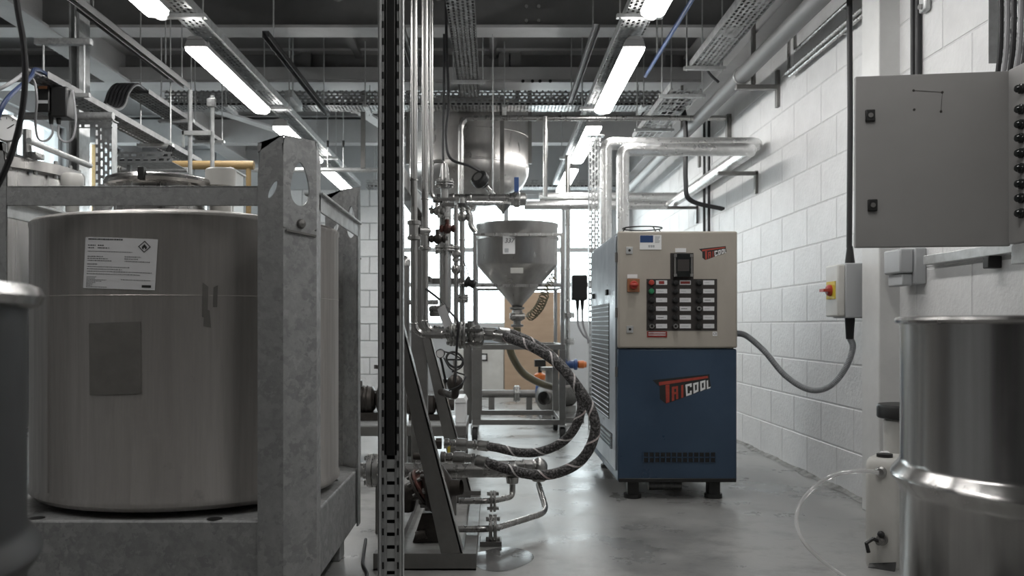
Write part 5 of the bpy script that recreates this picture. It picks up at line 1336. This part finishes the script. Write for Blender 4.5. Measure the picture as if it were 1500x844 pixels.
obj('rating_plate', MB().obox(V(cp.x,HY-.30,cp.z), V(.048,0,0), V(0,.004,.0025), V(0,-.0025,.019)), 'white_plastic', hp, smooth=0)
obj('outlet_valve', MB().lathe(V(hx_,HY,z(450)), (0,0,-1), [(.06,-.006),(.06,.01),(.04,.014),(.045,.05),(.055,.075),(.045,.10),(.03,.104),(.03,.13),(.05,.132),(.05,.15),(.025,.155)], 24), 'steel_frame', hp)
obj('valve_side', MB().cyl(V(hx_-.06,HY-.03,z(463)), V(hx_+.06,HY-.03,z(463)), .025, seg=14), 'steel', hp)
tag(obj('brown_hose', MB().tube(spline([V(hx_,HY,z(450)-.157), V(hx_-.005,HY,z(490)), P(747,505,7.0), P(752,525,7.05), P(768,548,7.15), P(795,563,7.3), P(815,568,7.6)]), .030, 12), 'hose_brown'), 'brown green hose curving from the hopper outlet to the floor pump', 'hose')
# spring cable
m = MB(); pts = []
c0_, c1_ = P(779,455,6.85), P(803,425,6.75)
ctrl = spline([V(hx_+.068,6.99,z(463)), P(778,463,6.85), P(790,450,6.72), P(797,434,6.62), P(802,422,6.60), P(812,403,6.60)], 40)
Lc = 0
for i, p in enumerate(ctrl):
    tg = (ctrl[min(i+1,len(ctrl)-1)]-ctrl[max(i-1,0)]).normalized(); T, u, w = m.frame(tg)
    if i: Lc += (p-ctrl[i-1]).length
    k = 0 if i < 35 else (.033 if i < 130 else .024)
    pts.append(p+(u*math.cos(Lc*2*math.pi/.032)+w*math.sin(Lc*2*math.pi/.032))*k)
tag(obj('coiled_air_line', m.tube(pts, .0055, 6), 'hose_brown'), 'springy coiled air line hanging beside the hopper cone', 'hose')
tr_ = thing('hopper_trolley', 'steel tube trolley on castors carrying the cone hopper', 'trolley', V(.19,7.05,0))
tx0, tx1, ty0, ty1 = -.157, .545, 6.655, 7.385
zr = .17; zup = P(0,508,6.74).z
for y in (ty0, ty1):
    obj('base_rail', MB().box(tx0, tx1, y-.02, y+.02, zr-.04, zr), 'steel_frame', tr_, smooth=0, bevel=.003)
    obj('mid_rail', MB().box(tx0, tx1, y-.02, y+.02, zup-.02, zup+.02), 'steel_frame', tr_, smooth=0, bevel=.003)
for x in (tx0+.02, tx1-.02):
    obj('base_rail', MB().box(x-.02, x+.02, ty0+.02, ty1-.02, zr-.04, zr), 'steel_frame', tr_, smooth=0, bevel=.003)
    obj('mid_rail', MB().box(x-.02, x+.02, ty0+.02, ty1-.02, zup-.02, zup+.02), 'steel_frame', tr_, smooth=0, bevel=.003)
    for y in (ty0, ty1):
        xx = x + (.012 if x < .1 else 0); ww = .034 if x < .1 else .024
        obj('lower_post', MB().box(xx-ww, xx+ww, y-.022, y+.022, zr, zup-.02), 'steel_frame', tr_, smooth=0, bevel=.003)
        obj('upper_post', MB().box(x-.014, x+.014, y-.014, y+.014, zup+.02, z(345)), 'steel', tr_, smooth=0, bevel=.003)
        cst = obj('castor_fork', MB().box(x-.03, x+.03, y-.035, y+.035, zr-.052, zr-.04).box(x-.03, x-.022, y-.02, y+.03, .055, zr-.05).box(x+.022, x+.03, y-.02, y+.03, .055, zr-.05), 'galv_light', tr_, smooth=0)
        obj('castor_wheel', MB().lathe(V(x-.02,y+.005,.057), (1,0,0), [(.02,-.0),(.05,0),(.057,.008),(.057,.032),(.05,.04),(.02,.04)], 24), 'rubber', cst)
        obj('castor_hub', MB().cyl(V(x-.023,y+.005,.057), V(x+.023,y+.005,.057), .026, seg=18), 'galv_light', cst)
for y in (ty0, ty1):
    obj('upper_rail', MB().box(tx0+.006, tx1-.006, y-.012, y+.012, z(421), z(417)), 'steel', tr_, smooth=0)
    obj('upper_rail', MB().box(tx0+.006, tx1-.006, y-.012, y+.012, z(347), z(343)), 'steel', tr_, smooth=0)
for x in (tx0+.02, tx1-.02): obj('upper_rail', MB().box(x-.012, x+.012, ty0, ty1, z(421), z(417)), 'steel', tr_, smooth=0)
for sx in (-.2, .2):
    for y0_, y1_ in ((ty0+.012, HY-math.sqrt((hr+.01)**2-.179**2)), (HY+math.sqrt((hr+.01)**2-.179**2), ty1-.012)): obj('support_lug', MB().box(hx_+sx-.02, hx_+sx+.02, y0_, y1_-.001 if y0_ < HY else y1_, z(347), z(344)), 'steel', tr_, smooth=0)
obj('cross_bar', MB().box(hx_+.04, hx_+.10, ty0+.02, ty1-.02, zup+.0, zup+.02), 'steel_frame', tr_, smooth=0)
obj('lower_post', MB().box(P(679,0,6.74).x, P(691,0,6.74).x, 6.72, 6.78, .13, zup+.03), 'steel_frame', tr_, smooth=0, bevel=.003)
# behind: brown board, white panel, cupboard
tag(obj('brown_board', MB().box(P(739,0,11.2).x, P(826,0,11.2).x, 11.2, 11.24, 0, P(0,428,11.2).z), 'board', smooth=0, bevel=.004), 'plain brown board standing under the far window', 'board')
wc = thing('white_cupboard', 'low white cupboard with small framed sign under the far window', 'cupboard', V(0,11.3,0))
obj('cupboard_body', MB().box(-.45, .14, 11.22, 11.7, .03, P(0,512,11.22).z), 'white_plastic', wc, smooth=0, bevel=.006)
obj('cupboard_plinth', MB().box(-.44, .13, 11.24, 11.7, 0, .03), 'black', wc, smooth=0)
obj('sign_frame', MB().box(P(702,0,11.2).x, P(714,0,11.2).x, 11.205, 11.22, P(0,529,11.2).z, P(0,518,11.2).z), 'black', wc, smooth=0)
obj('sign_face', MB().box(P(704,0,11.2).x, P(712,0,11.2).x, 11.202, 11.207, P(0,527,11.2).z, P(0,520,11.2).z), 'white', wc, smooth=0)
wc2 = thing('grey_cabinet', 'pale grey floor cabinet behind the tall flanged pipe', 'cupboard', V(1.2,11.2,0))
obj('cabinet_body', MB().box(.93, 1.45, 11.1, 11.6, .02, P(0,470,11.1).z), 'panel_pale', wc2, smooth=0, bevel=.006)
obj('cabinet_door', MB().box(.95, 1.43, 11.085, 11.1, .06, P(0,474,11.1).z), 'panel_pale', wc2, smooth=0, bevel=.004)
cb2 = thing('window_crate', 'pale blue plastic crate standing on the white cupboard', 'crate', V(-.05,11.4,P(0,512,11.22).z))
zcb = P(0,512,11.22).z
obj('crate_body', MB().box(-.22, .1, 11.3, 11.6, zcb, zcb+.26), 'chiller_side', cb2, smooth=0, bevel=.008); obj('crate_rim', MB().box(-.235, .115, 11.285, 11.615, zcb+.24, zcb+.275), 'chiller_side', cb2, smooth=0, bevel=.004)
# wet patch, with the shadow on the floor painted in as darker colour
m = MB(); N = 40; cw = P(742,812,0)
cw = V(P(735,0,3.35).x, 3.32, .0012)
m.add([cw]+[cw+V((.11+.012*math.sin(2*a+1)+.006*math.sin(3*a))*math.cos(a), (.17+.02*math.sin(2*a))*math.sin(a), 0) for a in [2*math.pi*i/N for i in range(N)]], [(0,i+1,(i+1)%N+1) for i in range(N)])
struct(obj('puddle_shadow', m, 'wet', smooth=0), 'wet shiny patch with painted-in shadow on the concrete beside the drain flange')
# ================================================================== LEFT BACKGROUND
# rear vessel
rx, ry, rr_ = -2.83, 4.7, .575
rz = P(0,252,4.3).z
rvv = thing('lidded_vessel', 'shiny steel vessel with bolted flange lid behind the framed tank', 'vessel', V(rx,ry,0))
zf = P(0,236,4.35).z
obj('vessel_shell', MB().lathe(V(rx,ry,0), (0,0,1), [(.02,.30),(.4,.32),(rr_-.03,.40),(rr_-.03,zf-.03)], 64), 'steel_drum', rvv)
fl_ = obj('lid_flange', MB().lathe(V(rx,ry,0), (0,0,1), [(rr_-.03,zf-.035),(rr_+.02,zf-.032),(rr_+.02,zf-.006),(rr_+.02,zf+.002),(rr_+.02,zf+.02),(rr_-.04,zf+.024),(.3,zf+.10),(.02,zf+.12)], 64), 'steel_vessel', rvv)
for k in range(28):
    a = 2*math.pi*k/28; q = V(rx+rr_*math.cos(a), ry+rr_*math.sin(a), zf-.05); obj('flange_bolt', MB().cyl(q, q+V(0,0,.09), .010, seg=6), 'steel', fl_)
for a in (.6, 2.2, 3.8, 5.4): obj('leg', MB().cyl(V(rx+.45*math.cos(a),ry+.45*math.sin(a),0), V(rx+.45*math.cos(a),ry+.45*math.sin(a),.42), .04, seg=14), 'steel_frame', rvv)
obj('lid_nozzle', MB().cyl(V(P(40,0,4.5).x,4.5,zf+.02), V(P(40,0,4.5).x,4.5,P(0,190,4.5).z), .022, seg=14), 'steel', rvv)
obj('lid_clamp', MB().box(P(44,0,4.4).x, P(60,0,4.4).x, 4.36, 4.44, zf+.02, zf+.05), 'steel', rvv, bevel=.006)
# pressure gauge
g_ = thing('pressure_gauge', 'large white-faced pressure gauge above the lidded vessel', 'gauge', P(12,215,4.2))
gp = P(10,188,4.2); ga = V(.45,-1,-.1)
obj('gauge_case', MB().lathe(gp, ga, [(.001,-.05),(.062,-.05),(.066,-.04),(.066,.006),(.058,.01)], 30), 'steel', g_)
gd = obj('gauge_dial', MB().lathe(gp, ga, [(.058,.004),(.001,.005)], 30), 'white', g_)
obj('gauge_needle', MB().bar(gp+ga.normalized()*.009+V(-.03,0,-.022), gp+ga.normalized()*.009+V(.03,0.01,.02), .004, .001, up=ga), 'ink', gd, smooth=0)
for k in range(9):
    a = math.radians(-40+32.5*k); T, u, w = MB().frame(ga); c_ = gp+ga.normalized()*.008
    obj('dial_tick', MB().bar(c_+(u*math.sin(a)+w*math.cos(a))*.042, c_+(u*math.sin(a)+w*math.cos(a))*.052, .003, .001, up=ga), 'ink', gd, smooth=0)
obj('gauge_stem', MB().cyl(gp+V(0,.02,-.06), V(gp.x,4.22,zf-.01), .014, seg=12), 'steel', g_)
# slim rail from the vessel to the perforated upright
tag(obj('slant_tube', MB().cyl(P(42,206,4.4), P(132,243,4.9), .016, seg=12), 'galv_light'), 'thin slanting steel tube beside the lidded vessel', 'tube')
tag(obj('vent_cap', MB().lathe(V(P(106,0,4.1).x,4.1,P(0,272,4.1).z), (0,0,1), [(.03,-P(0,272,4.1).z),(.03,-.05),(.045,-.02),(.05,0),(.05,.04),(.04,.055),(.001,.058)], 24), 'white_plastic'), 'pale plastic vent cap on a standpipe beside the lidded vessel', 'cap')
# perforated upright post
Yu = 5.0
pu_ = thing('perforated_post', 'perforated steel post standing beside the lidded vessel', 'post', V(P(152,0,Yu).x,Yu,0))
a0x, a1x = P(140,0,Yu).x, P(163.5,0,Yu).x
obj('post_face', MB().box(a0x, a1x, Yu, Yu+.002, 0, P(0,177.5,Yu).z), 'perf_zx', pu_, smooth=0)
for x in (a0x, a1x): obj('post_side', MB().box(x-.0015, x+.0015, Yu, Yu+.07, 0, P(0,177.5,Yu).z), 'galv_light', pu_, smooth=0)
ar = thing('cross_bracket', 'perforated steel arm topped by a grey pipe across the post', 'bracket', P(130,190,Yu))
obj('arm_face', MB().box(P(104,0,Yu).x, P(165,0,Yu).x, Yu-.004, Yu-.002, P(0,188,Yu).z, P(0,176,Yu).z), 'perf_xz', ar, smooth=0)
obj('arm_pipe', MB().cyl(P(30,170,Yu), P(166,170,Yu), .022, seg=14), 'galv', ar)
obj('arm_plate', MB().box(P(100,0,Yu).x, P(166,0,Yu).x, Yu-.003, Yu+.07, P(0,176.5,Yu).z, P(0,175,Yu).z), 'galv', ar, smooth=0)
# diagonal (in view) cable tray running down the room
Zt = H+1.28
tx = -2.32
tray_y('cable_tray', tx-.13, tx+.02, Zt, 4.55, 6.95, 'low punched cable tray crossing behind the framed tank', hs=.035, rods=(6.2,), mt='perf_dull', sm='galv_dull')
for i in range(3):
    tag(obj('power_cable', MB().tube([V(tx-.10+.035*i,4.6,Zt+.014), V(tx-.10+.035*i,6.9,Zt+.014)], .010, 8), 'cable'), 'black cable lying in the low tray behind the tank', 'cable', 'cables in the low tray')
# black junction boxes under the tray
Yj = 4.72
for i, (pa, pb) in enumerate(((59,79),(81,104))):
    j = thing('junction_box', ['black junction box with a red-brown top strip under the tray', 'plain black junction box under the tray end'][i], 'box', P((pa+pb)/2,180,Yj))
    obj('box_body', MB().box(P(pa,0,Yj).x, P(pb,0,Yj).x, Yj-.05, Yj+.05, P(0,167 if i == 0 else 174,Yj).z, P(0,130,Yj).z), 'black', j, bevel=.006)
    if i == 0:
        obj('top_strip', MB().box(P(64,0,Yj).x, P(76,0,Yj).x, Yj-.054, Yj-.048, P(0,134,Yj).z, P(0,130,Yj).z), 'brown_switch', j, smooth=0)
        obj('name_strip', MB().box(P(63,0,Yj).x, P(77,0,Yj).x, Yj-.053, Yj-.048, P(0,155,Yj).z, P(0,150.5,Yj).z), 'plastic_grey', j, smooth=0)
    obj('box_hanger', MB().box(P((pa+pb)/2,0,Yj).x-.02, P((pa+pb)/2,0,Yj).x+.02, Yj+.0, Yj+.02, P(0,131,Yj).z, Zt-.0006), 'galv_light', j, smooth=0)
    for k, px in enumerate((pa+16, ) if i == 0 else (pa+5,)):
        obj('box_gland', MB().cyl(V(P(px,0,Yj).x,Yj,P(0,165,Yj).z), V(P(px,0,Yj).x,Yj,P(0,182,Yj).z), .016, .010, seg=12), 'black', j)
wires = [([P(75,182.8,Yj), P(77,195,Yj), P(68,206,Yj), P(56,203,4.68), P(52,180,4.6), P(54,145,4.5), P(51,122,4.47), P(47,114,4.44)], 'cable_grey', .006, 'thin grey wire looping under the black junction box'),
         ([P(86,182.8,Yj), P(86,200,Yj), P(95,208,Yj), P(106,203,Yj), P(111,180,Yj), P(109,150,Yj), P(106,132,Yj)], 'cable_grey', .006, 'thin grey wire looping up past the perforated arm'),
         ([V(-2.40,4.75,Zt+.045), V(-2.42,4.56,Zt+.05), P(36,106,4.42), P(18,120,4.2), P(-5,133,4.15), P(-30,150,4.15)], 'cable_grey', .009, 'grey cable arching out of the tray over the gauge'),
         ([V(-2.355,4.75,Zt+.046), V(-2.365,4.56,Zt+.046), P(44,114,4.32), P(18,137,4.08), P(4,155,4.0), P(-6,180,4.0)], 'cable_blue', .011, 'dark blue cable arching out of the tray over the gauge')]
for pts, mt, r, lbl in wires:
    tag(obj('cable_loop', MB().tube(spline(pts), r, 8), mt), lbl, 'cable')
# channel hanger over the tray
YH = 4.85
hg = thing('tray_hanger', 'steel channel hanger with rods above the junction boxes', 'bracket', P(82,60,4.85))
obj('channel', MB().box(-2.50, -2.22, YH-.012, YH+.012, Zt-.022, Zt-.001), 'galv', hg, smooth=0)
obj('channel', MB().box(-2.52, -2.21, YH-.02, YH+.02, P(0,66,YH).z, P(0,57,YH).z), 'galv', hg, smooth=0, bevel=.003)
for xh in (-2.475, -2.25): obj('threaded_rod', MB().cyl(V(xh,YH,Zt-.022), V(xh,YH,P(0,57,YH).z), .006, seg=8), 'galv_light', hg)
obj('threaded_rod', MB().cyl(V(-2.30,YH,P(0,57,YH).z), V(-2.30,YH,ZC-.003), .006, seg=8), 'galv_light', hg)
# steel column near left
tag(obj('steel_column', MB().box(P(101,0,5.6).x, P(104,0,5.6).x, 5.6, 5.75, 0, ZC-.02).box(P(104,0,5.6).x, P(114,0,5.6).x, 5.67, 5.69, 0, ZC-.02).box(P(113,0,5.6).x, P(116,0,5.6).x, 5.6, 5.75, 0, ZC-.02), 'galv_light', smooth=0), 'upright steel column behind the junction boxes', 'column')
# bent cable bundle entering the rear ladder
tray_y('cable_tray', -2.455, -2.29, 2.425, 5.86, 7.5, 'short upper tray taking the bent cable bundle', hs=.03, rods=(6.6, 7.35), mt='perf_dull', sm='galv_dull')
for i in range(6):
    x = -2.436+.0243*i
    pts = [V(x,5.25,Zt+.040), V(x,5.40,Zt+.046), V(x,5.52,Zt+.10), V(x,5.60,Zt+.21), V(x,5.72,Zt+.285), V(x,5.9,Zt+.286), V(x,6.6,2.4395), V(x,7.45,2.4395)]
    tag(obj('power_cable', MB().tube(spline(pts), .0115, 8), 'cable'), 'black cable bending up from the low tray to the short upper tray', 'cable', 'bundle of bent black cables')
# lower perforated tray with cables, ochre pipe, steel pipe
Yl = 5.6
lt = thing('cable_tray', 'punched tray edge with black cables low behind the tank', 'cable tray', P(200,236,Yl))
obj('tray_side', MB().box(P(163,0,Yl).x, P(252,0,Yl).x, Yl, Yl+.002, P(0,237,Yl).z, P(0,222,Yl).z), 'perf_xz', lt, smooth=0)
obj('tray_bed', MB().box(P(163,0,Yl).x, P(252,0,Yl).x, Yl, Yl+.25, P(0,237,Yl).z-.002, P(0,237,Yl).z), 'galv', lt, smooth=0)
obj('tray_leg', MB().box(P(176,0,Yl).x, P(181,0,Yl).x, Yl+.1, Yl+.13, 0, P(0,237,Yl).z), 'galv', lt, smooth=0)
for i in range(3):
    yq = Yl+.04+.032*i; zq = P(0,237,Yl).z+.013
    pts = [V(P(166,0,Yl).x,yq,zq), V(P(195,0,Yl).x,yq,zq), V(P(225,0,Yl).x,yq,zq+.002), V(P(238,0,Yl).x,yq,zq+.03), V(P(246,0,Yl).x,yq,zq+.10)]
    tag(obj('power_cable', MB().tube(spline(pts), .011, 8), 'cable'), 'black cable lying in the low punched tray edge', 'cable', 'cables on the low tray edge')
op = pipe('ochre_pipe', [P(182,242,6.0), P(372,242,6.0)], .030, 'ochre yellow pipe running behind the tank', mt='ochre')
obj('pipe_support', MB().cyl(V(P(364,0,6.0).x,6.0,0), V(P(364,0,6.0).x,6.0,P(0,240,6.0).z), .018, seg=12), 'ochre', op)
obj('pipe_clip', MB().torus(P(188,242,6.0), (1,0,0), .032, .006, 20, 6), 'black', op)
sp2 = pipe('process_pipe', [P(172,249,5.9), P(275,249,5.9)], .018, 'grey steel pipe just below the ochre pipe', mt='galv', flanges=[(P(176,249,5.9),(1,0,0),.035)])
obj('pipe_support', MB().cyl(V(P(230,0,5.9).x,5.9,0), V(P(230,0,5.9).x,5.9,P(0,250,5.9).z), .014, seg=12), 'galv', sp2)
# stand pipes behind the tank lid
Ys = 5.3
for i, (px, ty) in enumerate(((278.5,132),(311,140))):
    pipe('stand_pipe', [V(P(px,0,Ys).x,Ys,0), V(P(px,0,Ys).x,Ys,P(0,ty,Ys).z)], .0125, ['bare steel stand pipe rising behind the tank manway', 'bare steel stand pipe with a cross bar, beside the filler cap'][i], mt='galv_light')
st_ = thing('stand_bracket', 'steel channel joining the two stand pipes', 'bracket', P(290,200,Ys))
obj('channel', MB().box(P(268,0,Ys).x, P(311,0,Ys).x, Ys-.03, Ys-.013, P(0,199,Ys).z, P(0,193,Ys).z), 'galv_light', st_, smooth=0)
obj('hook', MB().box(P(269,0,Ys).x, P(272,0,Ys).x, Ys-.03, Ys-.013, P(0,217,Ys).z, P(0,193,Ys).z), 'galv_light', st_, smooth=0)
obj('end_clamp', MB().box(P(305,0,Ys).x, P(318,0,Ys).x, Ys-.035, Ys-.0132, P(0,158,Ys).z, P(0,146,Ys).z), 'galv', st_, bevel=.004)
tag(obj('crate', MB().box(P(306,0,4.9).x, P(342,0,4.9).x, 4.9, 5.1, .0, P(0,245,4.9).z).box(P(303,0,4.9).x, P(345,0,4.9).x, 4.88, 5.12, P(0,250,4.9).z, P(0,247,4.9).z), 'white_plastic', smooth=0, bevel=.006), 'pale tall plastic bin standing behind the tank filler cap', 'bin')
# rear rails with pendant supports between tank and far wall
rp = pipe('far_rail', [P(300,249,8.2), P(556,249,8.2)], .022, 'long thin pipe crossing behind the tank lifting post', mt='galv_light')
for i, px in enumerate((532,)):
    dp_ = thing('hanging_post', 'dark steel hanging post with square head near the slotted upright', 'post', P(px,250,8.1))
    obj('post_bar', MB().box(P(px-3.2,0,8.1).x, P(px+3.2,0,8.1).x, 8.08, 8.12, P(0,247,8.1).z, zb), 'steel_frame', dp_, smooth=0)
    obj('post_head', MB().box(P(px-19,0,8.1).x, P(px+20,0,8.1).x, 8.04, 8.16, P(0,164,8.1).z, P(0,158,8.1).z), 'steel_frame', dp_, smooth=0)
for i, px in enumerate((480,503)):
    r = thing('hanger_rod', ['threaded hanger rod with turnbuckle left of the hanging post', 'threaded hanger rod with turnbuckle nearer the hanging post'][i], 'rod', P(px,250,8.2))
    obj('rod', MB().cyl(P(px,249,8.2), V(P(px,0,8.2).x,8.2,ZC), .005, seg=8), 'galv_light', r)
    obj('turnbuckle', MB().cyl(P(px,216,8.2), P(px,206,8.2), .012, seg=8), 'black', r)
# small lamp bracket near the cross tray
lb2 = thing('tray_end_box', 'small grey box hanging under the deep cross tray', 'box', P(430,150,7.3))
obj('box_body', MB().prism([P(417,133,7.16), P(428,131,7.16), P(443,152,7.5), P(432,154,7.5)], (0,0,-.06)), 'galv_light', lb2, smooth=0)
obj('box_rod', MB().cyl(P(429,140,7.26), V(P(429,0,7.26).x,7.26,ZC-.003), .006, seg=8), 'galv_light', lb2)
# black overhead hose near camera
tag(obj('black_hose', MB().tube(spline([V(-1.16,2.0,ZC-.005), V(-1.15,2.0,2.6), P(10,-130,2.0), P(24,0,2.0), P(34,60,2.0), P(37,110,2.0), P(32,165,2.0), P(17,225,2.0), P(-5,275,2.0), P(-40,335,2.0), V(-1.3,2.0,.8), V(-1.45,2.05,.3), V(-1.62,2.1,.02)]), .0068, 10), 'cable'), 'thick black hose hanging from the ceiling past the gauge', 'hose')
# black cable lying near the tank foot
tag(obj('floor_cable', MB().tube(spline([V(-.52,3.6,.006), V(-.48,3.25,.006), V(-.44,3.05,.006), V(-.50,2.8,.006), V(-.60,2.3,.006)]), .006, 8), 'cable'), 'black cable lying on the floor beside the tank foot', 'cable')
# sprinkler-like thin pipe and cables near lagged pipes
for i, px in enumerate((1035,1042)):
    y = XW*FPX/(px-VX)-.0
    tag(obj('riser_cable', MB().cyl(V(XW-.02,y,.9), V(XW-.02,y,2.7), .012, seg=8), 'cable'), ['dark cable on the far block wall behind the lagged pipes', 'dark cable on the block wall just behind the chiller top'][i], 'cable')
tag(obj('tray_lead', MB().tube(spline([V(1.44,5.9,H+1.763), V(1.46,6.03,H+1.765), V(1.51,6.09,H+1.73), V(1.565,6.1,H+1.685)]), .009, 8), 'cable'), 'black lead leaving the end of the wide punched tray', 'cable')
for i in range(3):
    yq = 7.0+.032*i; pts = [V(1.33,yq,H+1.683), V(1.42,yq,H+1.695), V(1.475,yq,H+1.735), V(1.525,yq,H+1.70), V(1.54,yq,H+1.5), V(1.54,yq,H+1.15), V(1.58,yq,H+1.0), V(1.84,yq,H+.93)]
    tag(obj('power_cable', MB().tube(spline(pts), .012, 8), 'cable'), 'black cable dropping from the mesh tray by the lagged pipes', 'cable', 'cables dropping from the mesh tray')
